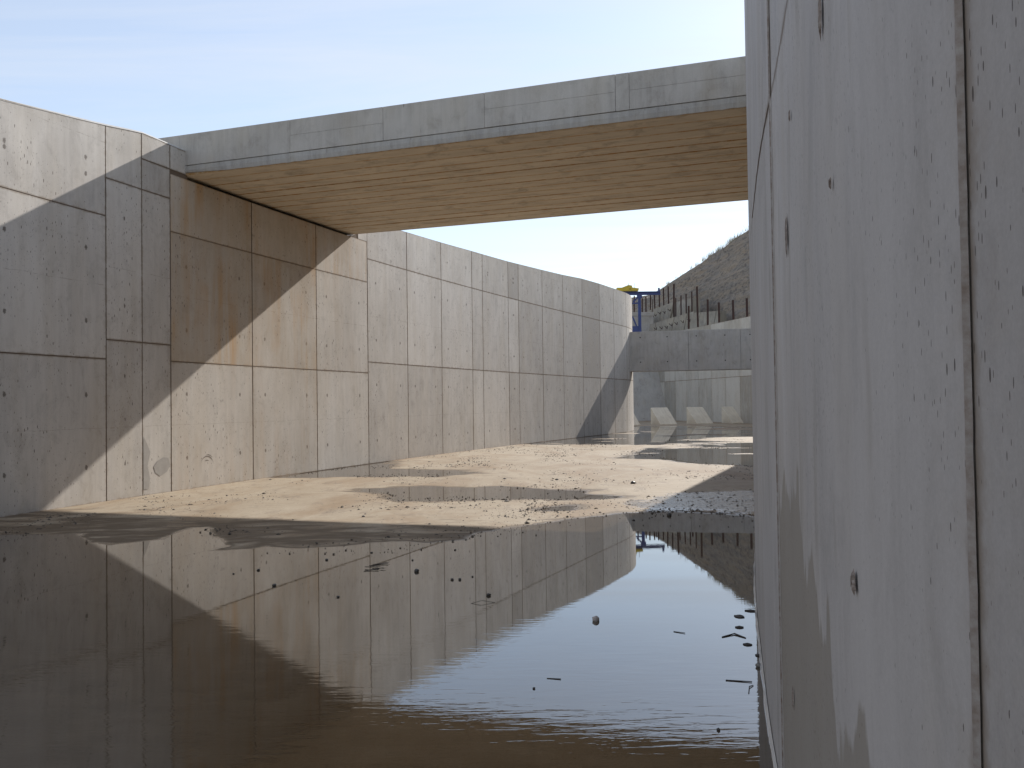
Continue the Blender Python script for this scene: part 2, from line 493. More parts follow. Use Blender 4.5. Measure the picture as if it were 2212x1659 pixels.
def panel_section(name, parent, C, side, panels, mat, thick=.6, facet=.8, gap=.006, depth=.012, body_top=None, zb=-.15, gu=None):
    gu = gu or gap
    """panels: (s0, s1, z0, z1_at_s0, z1_at_s1, tone, rust). Cast panels stand proud of a dark joint plane."""
    V = []; Fc = []; mi = []; uvA = []; uvB = []; uvS = []; tone = []; rust = []
    def P(s_, z, off):
        p = C.at(s_); n = C.nrm(s_, side); return (p[0] + n[0] * off, p[1] + n[1] * off, z)
    def add(pts, m, a, b, sv, t, r):
        k = len(V); V.extend(pts); Fc.append(tuple(range(k, k + len(pts)))); mi.append(m)
        uvA.extend(a); uvB.extend(b); uvS.extend(sv); tone.append(t); rust.append(r)
    for (s0, s1, z0, za, zb1, t, ru) in panels:
        n = max(1, int(round((s1 - s0) / facet)))
        qs = [s0 + gu + (s1 - s0 - 2 * gu) * i / n for i in range(n + 1)]
        off = rng.uniform(-.002, .003)
        for i in range(n):
            a, b = qs[i], qs[i + 1]
            ta = za + (zb1 - za) * (a - s0) / (s1 - s0) - gap; tb = za + (zb1 - za) * (b - s0) / (s1 - s0) - gap
            lo = z0 + gap
            tt = t + rng.uniform(-.02, .02)
            pts = [P(a, lo, off), P(b, lo, off), P(b, tb, off), P(a, ta, off)]
            A = [(a - s0, 0), (b - s0, 0), (b - s0, tb - lo), (a - s0, ta - lo)]
            B = [(s1 - a, ta - lo), (s1 - b, tb - lo), (s1 - b, 0), (s1 - a, 0)]
            S = [(a, lo), (b, lo), (b, tb), (a, ta)]
            add(pts, 0, A, B, S, tt, ru)
            # lips top / bottom
            for (za_, zb_) in ((ta, tb), (lo, lo)):
                add([P(a, za_, off), P(b, zb_, off), P(b, zb_, -depth - .004), P(a, za_, -depth - .004)], 0,
                    [(0, 0)] * 4, [(0, 0)] * 4, [(a, za_)] * 4, tt, ru)
        for q, zt in ((qs[0], za), (qs[-1], zb1)):
            add([P(q, z0 + gap, off), P(q, zt - gap, off), P(q, zt - gap, -depth - .004), P(q, z0 + gap, -depth - .004)], 0,
                [(0, 0)] * 4, [(0, 0)] * 4, [(q, z0)] * 4, 0, 0)
    # body behind the panels
    S0 = min(p[0] for p in panels); S1 = max(p[1] for p in panels)
    n = max(2, int((S1 - S0) / .4)); qs = np.linspace(S0, S1, n + 1)
    top = body_top
    for i in range(n):
        a, b = qs[i], qs[i + 1]; ta, tb = top(a), top(b)
        for m, pts, S in ((1, [P(a, zb, -depth), P(b, zb, -depth), P(b, tb, -depth), P(a, ta, -depth)], [(a, zb), (b, zb), (b, tb), (a, ta)]),
                          (0, [P(a, ta, -depth), P(b, tb, -depth), P(b, tb, -thick), P(a, ta, -thick)], [(a, 0), (b, 0), (b, thick), (a, thick)]),
                          (0, [P(b, zb, -thick), P(a, zb, -thick), P(a, ta, -thick), P(b, tb, -thick)], [(b, zb), (a, zb), (a, ta), (b, tb)])):
            add(pts, m, [(1, 1)] * 4, [(1, 1)] * 4, S, 0, 0)
    for q in (S0, S1):
        add([P(q, zb, -depth), P(q, top(q), -depth), P(q, top(q), -thick), P(q, zb, -thick)], 0, [(1, 1)] * 4, [(1, 1)] * 4,
            [(0, zb), (0, top(q)), (thick, top(q)), (thick, zb)], 0, 0)
    me = bpy.data.meshes.new(name); me.from_pydata(V, [], Fc); me.polygons.foreach_set('material_index', mi)
    for nm, dat in (('uvS', uvS), ('uvA', uvA), ('uvB', uvB)):
        L = me.uv_layers.new(name=nm); L.data.foreach_set('uv', np.array(dat, dtype=np.float32).ravel())
    for nm, dat in (('tone', tone), ('rust', rust)):
        at = me.attributes.new(nm, 'FLOAT', 'FACE'); at.data.foreach_set('value', dat)
    me.update()
    return put(name, me, [mat, M_joint], parent)

# ------------------------------------------------------------------ left retaining wall
TOPL = ([-10, 13.12, 15.2, 16.1, 17.3, 23.9, 26, 28.4, 30.5, 33.4, 38.6, 41, 43.2, 60],
        [5.2, 6.27, 6.54, 6.68, 6.67, 6.66, 6.79, 6.87, 6.95, 7.04, 7.27, 7.42, 7.48, 7.58])
def top_left(s_):
    yy = CL.at(s_)[1] if s_ < CL.s_of_y(50) else 50
    return float(np.interp(yy, *TOPL))
left = empty('retaining_wall', (left_x(10), 10, 0), 0,
             'long curved pale board-marked concrete retaining wall with sunlit panels on the left of the channel', 'wall')
from mathutils import Matrix as _M
def attach(o, parent):
    """keep world placement while parenting to a moved empty"""
    o.parent = parent
    o.matrix_parent_inverse = _M.Translation(parent.location).inverted()
sy = CL.s_of_y
def mk(ybounds, zl, tones=None, rust=0.0, use_top=True, zt=None):
    out = []
    for i in range(len(ybounds) - 1):
        a, b = sy(ybounds[i]) if ybounds[i] < 46.4 else ybounds[i], sy(ybounds[i + 1])
        for k in range(len(zl)):
            z0 = zl[k]
            if k + 1 < len(zl): za = zb_ = zl[k + 1]
            elif use_top: za, zb_ = top_left(a), top_left(b)
            else: za = zb_ = zt
            t = rng.uniform(-.10, .10)
            if tones: t = tones.get((i, k), t)
            out.append((a, b, z0, za, zb_, t, rust if not isinstance(rust, dict) else rust.get((i, k), 0)))
    return out
near_p = mk([-9.5, -7.1, -4.6, -2.2, .3, 2.7, 5.2, 7.7, 10.3, 12.75, 15.22], [0, 2.47, 4.96])
near_p += mk([15.22, 16.08], [0, 2.81, 5.63], {(0, 0): .05, (0, 1): -.15, (0, 2): -.05})
near_p += mk([16.08, 16.82], [0, 2.81, 5.63, 6.2], {(0, 0): 0.02, (0, 1): -.02, (0, 2): .16, (0, 3): -.05})
near_p += mk([16.82, 17.32], [6.2], {(0, 0): -.03})
o = panel_section('wall_section', None, CL, 1, near_p, M_wall, body_top=lambda s_: top_left(s_) - .004, gu=.009)
attach(o, left)
seat = mk([17.0, 19.32, 21.78, 24.15], [0, 2.5, 5.0], {(0, 0): -.05, (0, 1): .10, (1, 1): .05, (2, 1): -.02},
          rust={(0, 0): .18, (0, 1): .75, (0, 2): .8, (1, 0): .25, (1, 1): .6, (1, 2): .55, (2, 0): .05, (2, 1): .12, (2, 2): .4},
          use_top=False, zt=6.12)
seat = [(sy(16.82) if abs(a - sy(17.0)) < 1e-6 else a, b, c_, d, e, f, g) for (a, b, c_, d, e, f, g) in seat]
o = panel_section('wall_section', None, CL, 1, seat, M_wall, body_top=lambda s_: 6.115 if s_ < sy(23.75) else 6.30, gu=.014)
attach(o, left)
m = MB()
# step of wall showing just past the bridge
a, b = sy(23.72), sy(24.15)
p0, p1 = CL.at(a), CL.at(b); n0, n1 = CL.nrm(a, 1), CL.nrm(b, 1)
m.hexa([(p0[0], p0[1], 6.125), (p1[0], p1[1], 6.125), (p1[0] - .6 * n1[0], p1[1] - .6 * n1[1], 6.125), (p0[0] - .6 * n0[0], p0[1] - .6 * n0[1], 6.125),
        (p0[0], p0[1], 6.42), (p1[0], p1[1], 6.42), (p1[0] - .6 * n1[0], p1[1] - .6 * n1[1], 6.42), (p0[0] - .6 * n0[0], p0[1] - .6 * n0[1], 6.42)])
o = put('seat_upstand', m.mesh('seat_upstand'), M_beam); attach(o, left)
CB = [24.15, 26.3, 28.42, 30.58, 31.39, 33.49, 34.40, 36.67, 38.85, 41.11, 43.31, 45.3]
cur = mk(CB, [0, 2.8, 5.65], {(0, 1): .03, (1, 1): -.12, (2, 1): -.08, (4, 1): 0.0, (5, 2): .34, (5, 1): -.12, (6, 1): .2, (6, 0): .12, (7, 0): .14, (7, 1): .12, (8, 1): .12, (8, 0): .14, (9, 1): .36, (9, 0): .16, (9, 2): .34, (8, 2): .14, (7, 2): .12, (6, 2): .1, (5, 0): .15, (10, 1): -.05, (10, 0): .0, (10, 2): .0, (4, 0): -.1, (3, 0): -.12})
# the rounded nose
sN = sy(45.3)
for w_ in (2.2, 2.0, 2.0, 2.2, 2.4, 2.4, 2.2):
    if sN + w_ > CL.s[-1]: break
    for k, (z0, z1) in enumerate(((0, 2.8), (2.8, 5.65), (5.65, None))):
        cur.append((sN, sN + w_, z0, z1 or top_left(sN), z1 or top_left(sN + w_), rng.uniform(-.15, .02), 0))
    sN += w_
o = panel_section('wall_section', None, CL, 1, cur, M_wall, body_top=lambda s_: top_left(s_) - .004, facet=.75, gu=.015)
attach(o, left)
# scuffs, patches and drips low on the near panels
def left_patch(name, pts, mat, off=.0045):
    V = MB()
    f = []
    for (yy, z) in pts:
        q = sy(yy); p = CL.at(q); n = CL.nrm(q, 1); f.append((p[0] + n[0] * off, p[1] + n[1] * off, z))
    c_ = tuple(sum(k[i] for k in f) / len(f) for i in range(3))
    for i in range(len(f)): V.face([f[i], f[(i + 1) % len(f)], c_])
    o = put(name, V.mesh(name), mat); attach(o, left)
M_scuff = simple('scuff', (.24, .20, .165), .9, 0, .4, 30)
M_patch = simple('damp_patch', (.34, .315, .285), .85, 0, .12, 9)
for r0, a0, a1, w_ in ((.20, 20, 150, .022), (.12, 60, 120, .02), (.235, 45, 95, .012)):
    ring = []
    for i in range(15):
        t = R(a0 + (a1 - a0) * i / 14); ww = w_ * math.sin(math.pi * (i + .5) / 15) * (1 + .5 * mnoise.noise(Vector((i * .7, r0 * 30, 0))))
        ring.append((17.83 + (r0 + ww / 2) * math.cos(t) * 1.0, .42 + (r0 + ww / 2) * math.sin(t)))
    inner = []
    for i in range(15):
        t = R(a0 + (a1 - a0) * i / 14); ww = w_ * math.sin(math.pi * (i + .5) / 15)
        inner.append((17.83 + (r0 - ww / 2) * math.cos(t), .42 + (r0 - ww / 2) * math.sin(t)))
    V = MB()
    def w3(p):
        q = sy(p[0]); c_ = CL.at(q); n = CL.nrm(q, 1); return (c_[0] + n[0] * .0045, c_[1] + n[1] * .0045, p[1])
    for i in range(14): V.face([w3(ring[i]), w3(ring[i + 1]), w3(inner[i + 1]), w3(inner[i])])
    o = put('scuff_mark', V.mesh('scuff_mark'), M_scuff); attach(o, left)
left_patch('repair_patch', [(16.35, .52), (16.45, .62), (16.6, .68), (16.74, .66), (16.79, .52), (16.7, .40), (16.52, .33), (16.4, .40)], M_patch)
left_patch('repair_patch', [(16.095, .12), (16.22, .12), (16.26, .3), (16.20, .55), (16.27, .8), (16.16, 1.0), (16.095, 1.1)], M_patch)

# mortar coping along the near top
V = MB()
qs = np.linspace(sy(-9.5), sy(17.3), 90)
for i in range(len(qs) - 1):
    P8 = []
    for (dz0) in (0,):
        for q in (qs[i], qs[i + 1]):
            p = CL.at(q); n = CL.nrm(q, 1); z = top_left(q)
            P8.append([(p[0] + n[0] * .006, p[1] + n[1] * .006, z - .002), (p[0] - n[0] * .03, p[1] - n[1] * .03, z + .035),
                       (p[0] - n[0] * .6, p[1] - n[1] * .6, z + .035), (p[0] - n[0] * .6, p[1] - n[1] * .6, z - .002)])
    a, b = P8
    for k in range(4):
        V.face([a[k], b[k], b[(k + 1) % 4], a[(k + 1) % 4]])
o = put('coping', V.mesh('coping'), M_mortar); attach(o, left)

# ------------------------------------------------------------------ right retaining wall
right = empty('retaining_wall', (1.5, 5.5, 0), 0,
              'tall shaded concrete retaining wall with bug holes filling the right side of the picture', 'wall')
sr = CR.s_of_y
RB = [-4.6, -3.6, -1.35, .83, 3.42, 5.78, 8.2, 10.6, 12.95, 15.2, 17.5, 19.8, 22, 24.3, 26.6, 28.9, 31.1, 33.4, 35.6, 37.9, 40.1, 42.3, 44.6]
rp = []
for i in range(len(RB) - 1):
    a, b = sr(RB[i]), sr(RB[i + 1])
    for k, (z0, z1) in enumerate(((0, 2.8), (2.8, 5.85), (5.85, 7.0))):
        rp.append((a, b, z0, z1, z1, {2: .13, 3: 0.0}.get(i, rng.uniform(-.04, .08)), 0))
o = panel_section('wall_section', None, CR, -1, rp, M_near, body_top=lambda s_: 6.998, facet=.22, gap=.003, depth=.005, thick=.8)
attach(o, right)
# mortar bead filling the sheet joint nearest the camera, and a pale fillet at the foot for its line of reflected sky
V = MB()
qs = np.linspace(sr(-4), sr(44), 400)
for i in range(len(qs) - 1):
    r_ = []
    for q in (qs[i], qs[i + 1]):
        p = CR.at(q); n = CR.nrm(q, -1); w_ = .016 + .007 * mnoise.noise(Vector((q * 3, 0, 0)))
        r_.append([(p[0] + n[0] * .003, p[1] + n[1] * .003, .035), (p[0] + n[0] * w_, p[1] + n[1] * w_, .010), (p[0] + n[0] * w_, p[1] + n[1] * w_, -.05)])
    for k in range(2): V.face([r_[0][k], r_[1][k], r_[1][k + 1], r_[0][k + 1]])
fillet_sheen = simple('fillet_sheen', (.62, .60, .57), .12, 0, .2, 12)  # bright line of reflected sky put into the pale colour
o = put('base_fillet', V.mesh('base_fillet'), fillet_sheen); attach(o, right)
# raised ragged grout ridges beside the two nearest joints
for yj, seed in ((.83, 1), (3.42, 2)):
    V = MB(); q0 = sr(yj); N_ = 260
    prev = None
    for i in range(N_ + 1):
        z = 0.01 + 6.9 * i / N_
        w1 = (.006 if seed == 1 else .003) + .004 * mnoise.noise(Vector((seed * 9, z * 6, 0))) + .003 * mnoise.noise(Vector((seed * 9, z * 30, 0)))
        w2 = .005 + .003 * mnoise.noise(Vector((seed * 5, z * 9, 3)))
        row = []
        for off, dn in ((-w1, .001), (-w1 * .5, .007), (w2, .005), (w2 + .003, .001)):
            p = CR.at(q0 + off); n = CR.nrm(q0, -1)
            row.append((p[0] + n[0] * (dn + .002), p[1] + n[1] * (dn + .002), z))
        if prev:
            for k in range(3): V.face([prev[k], prev[k + 1], row[k + 1], row[k]])
        prev = row
    o = put('grout_ridge', V.mesh('grout_ridge'), M_grout); attach(o, right)
# chipped scars
def scar(y_, z_, w_, h_, seed, mat=M_scar):
    V = MB(); q0 = sr(y_); n = CR.nrm(q0, -1); ring = []
    for i in range(36):
        t = 2 * math.pi * i / 36
        k = 1 + .7 * mnoise.noise(Vector((math.cos(t) * 2.3, math.sin(t) * 2.3, seed * 7.3))) + .35 * mnoise.noise(Vector((math.cos(t) * 8, math.sin(t) * 8, seed)))
        ring.append((w_ / 2 * k * math.cos(t), h_ / 2 * k * math.sin(t)))
    def pt(a, b, d):
        p = CR.at(q0 + a); return (p[0] + n[0] * (d + .0035), p[1] + n[1] * (d + .0035), z_ + b)
    for i in range(36):
        a, b = ring[i], ring[(i + 1) % 36]
        ai, bi = [x * .6 + .1 * w_ * math.sin(i) * .3 for x in a], [x * .6 for x in b]
        V.face([pt(*a, 0), pt(*b, 0), pt(b[0] * .6, b[1] * .6, .004), pt(a[0] * .6, a[1] * .6, .004)])
        V.face([pt(a[0] * .6, a[1] * .6, .004), pt(b[0] * .6, b[1] * .6, .004), pt(0, 0, -.001)])
    o = put('chipped_scar', V.mesh('chipped_scar'), mat); attach(o, right)
for k, q in enumerate([(1.72, 2.36, .03, .085, 1), (2.78, 2.12, .05, .11, 2), (1.78, 2.66, .024, .05, 3), (1.45, 1.30, .026, .035, 5),
                       (2.55, 2.43, .02, .03, 6), (1.62, 2.0, .012, .02, 7), (2.9, .62, .022, .07, 8)]):
    scar(*q)

# ------------------------------------------------------------------ bridge
BR = empty('concrete_bridge', (-6.52, 17.30, 6.2), -math.atan2(.334, .943),
           'flat concrete slab bridge with board-marked brown underside spanning the channel overhead', 'bridge')
L0, L1, W = -.62, 14.4, 6.65
m = MB(); m.box(L0, L1, .03, W - .03, .035, .795)
put('deck_slab', m.mesh('deck_slab'), M_beam, BR)
# soffit boards
V = []; Fc = []; tone = []; edge = []
nb = 15
yb = [0.02 + (W - .04) * i / nb + (rng.uniform(-.03, .03) if 0 < i < nb else 0) for i in range(nb + 1)]
def quad(p, t, e):
    k = len(V); V.extend(p); Fc.append((k, k + 1, k + 2, k + 3)); tone.append(t); edge.extend(e)
for i in range(nb):
    xs = [-.02]
    x = rng.uniform(1.5, 4.5)
    xs.append(L1)
    for j in range(len(xs) - 1):
        z = rng.uniform(-.005, .006); t = rng.uniform(-.10, .14)
        a, b = xs[j] + .002, xs[j + 1] - .002; g_ = rng.choice([.004, .005, .008]); c_, d = yb[i] + g_, yb[i + 1] - g_
        N_ = 16
        wob = [rng.uniform(-.003, .003) for _ in range(N_ + 1)]
        for s_ in range(N_):
            x0 = a + (b - a) * s_ / N_; x1 = a + (b - a) * (s_ + 1) / N_
            e_ = .05
            quad([(x0, c_, z + wob[s_]), (x0, c_ + e_, z + wob[s_]), (x1, c_ + e_, z + wob[s_ + 1]), (x1, c_, z + wob[s_ + 1])], t, [1, 0, 0, 1])
            quad([(x0, c_ + e_, z + wob[s_]), (x0, d - e_, z + wob[s_]), (x1, d - e_, z + wob[s_ + 1]), (x1, c_ + e_, z + wob[s_ + 1])], t, [0, 0, 0, 0])
            quad([(x0, d - e_, z + wob[s_]), (x0, d, z + wob[s_]), (x1, d, z + wob[s_ + 1]), (x1, d - e_, z + wob[s_ + 1])], t, [0, 1, 1, 0])
            for yy in (c_, d):
                quad([(x0, yy, z + wob[s_]), (x1, yy, z + wob[s_ + 1]), (x1, yy, .034), (x0, yy, .034)], t, [1] * 4)
        for xx in (a, b):
            quad([(xx, c_, z), (xx, d, z), (xx, d, .034), (xx, c_, .034)], t, [1] * 4)
me = bpy.data.meshes.new('soffit'); me.from_pydata(V, [], Fc)
me.attributes.new('tone', 'FLOAT', 'FACE').data.foreach_set('value', tone)
ea = me.attributes.new('edge', 'FLOAT', 'CORNER'); ea.data.foreach_set('value', edge)
me.update()
put('soffit', me, M_soffit, BR)
# near fascia, poured in lengths
m = MB()
fj = [-.62, -.008, 2.55, 4.51, 6.48, 8.79, 9.02, 11.6, L1]
for i in range(len(fj) - 1):
    off = [0, 0, .003, 0, .004, .001, .0, .003][i]
    g = .002
    x0, x1 = fj[i] + g, fj[i + 1] - g
    if i in (2, 4, 6):       # upper lift joint
        m.box(x0, x1, -.002 - off, .03, .185, .5015); m.box(x0, x1, .001 - off, .03, .504, .80)
    else:
        m.box(x0, x1, -off, .03, .185, .80)
o = put('fascia', m.mesh('fascia'), M_beam, BR); bevel(o, .004, 1)
# rough slab edge band beneath the fascia (slightly proud, wavy lower arris)
V_ = MB(); N_ = 240; prev = None
for i in range(N_ + 1):
    x = 0.0 + L1 * i / N_
    zt = .178 + .006 * mnoise.noise(Vector((x * 5, 1, 0))); zb_ = .0 + .008 * mnoise.noise(Vector((x * 7, 5, 0))) + (.05 * max(0, 1 - x / 1.2))
    row = [(x, .03, zt), (x, -.012, zt - .012), (x, -.016 + .005 * mnoise.noise(Vector((x * 9, 2, 0))), .08), (x, -.004, zb_), (x, .03, zb_ - .002)]
    if prev:
        for k in range(4): V_.face([prev[k], row[k], row[k + 1], prev[k + 1]])
    prev = row
put('slab_edge', V_.mesh('slab_edge'), M_edge, BR)
m = MB(); m.box(L0, L1, W - .03, W, .0, .80)
o = put('fascia', m.mesh('fascia'), M_beam, BR); bevel(o, .006, 1)
m = MB(); m.box(-.45, -.05, .1, W - .1, -.083, -.002)  # added black strip: darkens the open gap under the slab and stops light leaking
put('gap_backing', m.mesh('gap_backing'), M_black, BR)

# ------------------------------------------------------------------ second bridge (cross beam)
ang = math.atan2(-.212, .978)
B2 = empty('concrete_beam', (6.5, 48.12, 3.27), ang, 'grey concrete cross beam spanning the far end of the channel below the hill', 'beam')
m = MB()
jx = [-2.5, 3.13, 5.86, 6.42, 13.0]
for i in range(4):
    m.box(jx[i] + .006, jx[i + 1] - .006, -.0, .06, 0, 2.17)
m.box(-2.5, 13, .06, 1.0, .004, 2.166)
o = put('beam_body', m.mesh('beam_body'), M_beam, B2); bevel(o, .01, 1)
m = MB()
for x in (.55, 2.0, 3.55, 5.05, 6.35, 8.0):
    for z in (.5, 1.85):
        m.tube((x, -.004, z), (x, .02, z), .035, 8)
put('tie_hole', m.mesh('tie_hole'), M_black, B2)

# ------------------------------------------------------------------ channel floor and water
PUD = {
 'near': [(-8.6, 11.9), (-7.6, 11.7), (-6.64, 11.4), (-5.6, 11.27), (-5.12, 10.68), (-4.75, 10.31), (-4.5, 10.53), (-4.21, 10.77), (-4.3, 11.29), (-4.25, 11.75), (-4.15, 11.78), (-3.84, 11.01), (-3.52, 10.54), (-3.35, 10.22), (-3.43, 10.03), (-3.54, 9.82), (-3.27, 9.79), (-2.95, 9.91), (-2.81, 10.14), (-2.49, 10.0), (-2.22, 10.09), (-1.96, 10.11), (-1.68, 10.29), (-1.23, 10.34), (-1.01, 10.23), (-0.78, 10.34), (-0.52, 10.45), (-0.44, 11.02), (-0.01, 11.24), (0.39, 11.56), (0.8, 12.02), (1.46, 12.6), (1.98, 12.84), (2.47, 12.76), (3.0, 12.44), (3.36, 12.1), (4.5, 11.68), (2.5, 0), (1, -9), (-14, -9)],
 'mid': [(-2.98, 16.98), (-2.34, 17.17), (-1.86, 17.29), (-0.73, 16.85), (-0.24, 17.2), (0.32, 16.7), (0.94, 16.26), (1.23, 15.96), (1.28, 15.46), (1.86, 15.0), (1.77, 14.72), (1.13, 14.66), (0.56, 14.66), (-0.59, 14.8), (-1.94, 14.83), (-2.24, 15.3), (-2.07, 15.82), (-2.66, 16.4)],
 'side': [(-5.4, 19.87), (-5.0, 21.71), (-4.2, 24.6), (-3.6, 25.1), (-3.04, 22.32), (-1.8, 21.48), (-0.9, 20.67), (-1.12, 20.3), (-1.8, 19.6), (-2.71, 19.85), (-4.25, 19.79)],
 'far': [(0.6, 35.57), (3.0, 41.17), (7.33, 52.87), (8.03, 57.89), (10.97, 57.53), (12.91, 54.23), (15.87, 52.71), (14.97, 49.7), (12.25, 51.48), (9.85, 50.28), (11.39, 47.84), (13.94, 46.3), (11.94, 39.67), (10.28, 39.71), (8.24, 38.02), (6.91, 36.29), (9.12, 33.86), (9.37, 31.16), (7.75, 29.96), (5.43, 30.91), (6.66, 31.51), (6.08, 32.82), (4.58, 33.07), (3.36, 33.24), (0.76, 34.37)],
 'far2': [(2.96, 25.38), (3.83, 27.29), (4.85, 30.26), (5.46, 31.06), (6.52, 30.61), (7.6, 30.64), (9.27, 30.84), (7.4, 21.3), (6.5, 21.2), (4.76, 22.49), (4.52, 23.12), (4.1, 24.4), (2.97, 25.06)],
 'small': [(0.42, 13.33), (0.86, 13.64), (0.8, 13.23), (0.49, 13.15)],
}
FILM = [(1.5, 13.9), (2.1, 14.6), (2.88, 15.5), (3.58, 15.64), (4.22, 15.8), (5.3, 16.0), (4.3, 12.6), (3.23, 12.3), (2.54, 12.6), (1.8, 12.8)]

def sdist(px, py, poly):
    d = np.full(px.shape, 1e9); inside = np.zeros(px.shape, bool)
    n = len(poly)
    for i in range(n):
        x0, y0 = poly[i]; x1, y1 = poly[(i + 1) % n]
        ex_, ey_ = x1 - x0, y1 - y0
        t = np.clip(((px - x0) * ex_ + (py - y0) * ey_) / (ex_ * ex_ + ey_ * ey_ + 1e-12), 0, 1)
        d = np.minimum(d, np.hypot(px - x0 - t * ex_, py - y0 - t * ey_))
        c = ((y0 > py) != (y1 > py))
        with np.errstate(divide='ignore', invalid='ignore'):
            xi = x0 + (py - y0) * ex_ / (ey_ if abs(ey_) > 1e-12 else 1e-12)
        inside ^= c & (px < xi)
    return np.where(inside, -d, d)

def field(px, py):
    """metres to the water's edge: negative under water"""
    F = np.full(px.shape, 1e9)
    for k, p in PUD.items(): F = np.minimum(F, sdist(px, py, p))
    amp = np.clip(.05 + .010 * py, .06, .5)
    F = F + amp * fbm(px * 1.3, py * 1.3 * .8, 5, 3) * 1.3 + .25 * amp * fbm(px * 9, py * 7, 3, 9)
    # low mounds breaking the thin water
    isl = fbm(px * .55 + 5, py * .8 + 2, 4, 21)
    F = np.where((py > 26) & (F < 0) & (isl > .33), (isl - .33) * 1.2, F)
    return F

rows = [-6.0]
while rows[-1] < 76:
    yy = rows[-1]; rows.append(yy + (.12 if yy < 2 else max(.028, .0021 * yy if yy < 26 else .0035 * yy)))
rows = np.array(rows); NX = 380
xl = np.where(rows < 46, left_x(np.minimum(rows, 46)) - .5, 4.0 - (rows - 46) * .3)
xr = np.interp(rows, [p[1] for p in RP] + [47, 60, 80], [p[0] + .5 for p in RP] + [18.5, 18, 15])
U = np.linspace(0, 1, NX)[None, :]
GX = xl[:, None] * (1 - U) + xr[:, None] * U; GY = np.repeat(rows[:, None], NX, 1)
FF = field(GX, GY)
GZ = np.clip(FF * .025, -.022, .012) + .0016 * fbm(GX * 6, GY * 6, 3, 5) * np.clip(np.abs(FF) * 8, 0, 1) + .004 * fbm(GX * .8, GY * .8, 3, 6) * np.clip(FF, 0, 1)
GZ = np.where(FF > .5, np.maximum(GZ, .004), GZ)
WET = np.exp(-np.clip(FF, 0, 9) / np.clip(.22 + .0 * GY, .1, 1)) * 1.0
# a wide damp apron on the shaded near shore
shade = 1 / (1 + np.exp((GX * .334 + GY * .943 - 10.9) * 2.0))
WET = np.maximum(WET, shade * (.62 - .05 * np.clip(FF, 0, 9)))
FILMV = np.clip(-sdist(GX, GY, FILM) * 1.5 + .35, 0, 1)
me = bpy.data.meshes.new('channel_floor')
NR = len(rows)
idx = np.arange(NR * NX).reshape(NR, NX)
quads = np.stack([idx[:-1, :-1], idx[:-1, 1:], idx[1:, 1:], idx[1:, :-1]], -1).reshape(-1, 4)
co = np.stack([GX, GY, GZ], -1).reshape(-1, 3)
def fast_mesh(me, co, quads):
    me.vertices.add(len(co)); me.vertices.foreach_set('co', co.astype(np.float32).ravel())
    me.loops.add(len(quads) * 4); me.loops.foreach_set('vertex_index', quads.astype(np.int32).ravel())
    me.polygons.add(len(quads)); me.polygons.foreach_set('loop_start', np.arange(len(quads), dtype=np.int32) * 4)
    me.polygons.foreach_set('use_smooth', np.ones(len(quads), bool))
    me.update(calc_edges=True)
fast_mesh(me, co, quads)
for nm, a_ in (('wet', WET), ('film', FILMV)):
    me.attributes.new(nm, 'FLOAT', 'POINT').data.foreach_set('value', a_.astype(np.float32).ravel())
put('channel_floor', me, M_floor, kind='structure')
# one level water sheet; the floor rises through it at every shore
wy_ = [-6, 20, 46, 60, 75]
m = MB()
for i in range(0, NR - 1, 40):
    j = min(i + 40, NR - 1)
    m.face([(GX[i, 0], rows[i], 0), (GX[i, -1], rows[i], 0), (GX[j, -1], rows[j], 0), (GX[j, 0], rows[j], 0)])
put('water', m.mesh('water'), M_water, kind='structure')
# ground sheet below everything
m = MB(); m.face([(-1500, -1500, -.4), (1500, -1500, -.4), (1500, 1500, -.4), (-1500, 1500, -.4)])
put('ground', m.mesh('ground'), M_earth, kind='structure')
# made-up ground behind both walls
def bank(name, C, side, off, zf, width, s0, s1):
    V = MB(); qs = np.linspace(s0, s1, 60); prev = None
    for q in qs:
        p = C.at(q); n = C.nrm(q, side); z = zf(q)
        row = [(p[0] - n[0] * off, p[1] - n[1] * off, z), (p[0] - n[0] * (off + 4), p[1] - n[1] * (off + 4), z + .05),
               (p[0] - n[0] * width, p[1] - n[1] * width, z - .1), (p[0] - n[0] * (width + 8), p[1] - n[1] * (width + 8), -.5)]
        if prev:
            for k in range(3): V.face([prev[k], row[k], row[k + 1], prev[k + 1]])
        prev = row
    put(name, V.mesh(name), M_earth, kind='structure')
bank('embankment', CL, 1, .58, lambda q: min(top_left(q), 6.9) - .7, 22, sy(-9), sy(44))
bank('embankment', CR, -1, .78, lambda q: 6.3, 14, sr(-4), sr(44))

# gravel: far too many crumbs to count
def pebble(V, Fc, x, y_, z, r, seed, flat=.6):
    k = len(V); a = rng.random() * 6.28
    ca, sa = math.cos(a), math.sin(a)
    lx, ly = r * rng.uniform(.8, 1.6), r * rng.uniform(.6, 1.0)
    for (px, py, pz) in ((1, 0, 0), (.2, 1, .1), (-1, .2, 0), (-.1, -1, -.1), (.1, 0, 1), (0, .1, -1)):
        px *= lx * rng.uniform(.75, 1.2); py *= ly * rng.uniform(.75, 1.2); pz *= r * flat * rng.uniform(.7, 1.2)
        V.append((x + px * ca - py * sa, y_ + px * sa + py * ca, z + pz))
    for t in ((4, 0, 1), (4, 1, 2), (4, 2, 3), (4, 3, 0), (5, 1, 0), (5, 2, 1), (5, 3, 2), (5, 0, 3)):
        Fc.append(tuple(k + i for i in t))
N0 = 110000
gy = 9.5 + 31 * nrg.rand(N0) ** 1.35
gx = left_x(gy) + .1 + nrg.rand(N0) * 12
dens = fbm(gx * .9, gy * .7, 4, 33) + .25 * np.exp(-(gx - left_x(gy)) * 1.3) + .15 * fbm(gx * 4, gy * 3, 2, 34)
gF = field(gx, gy)
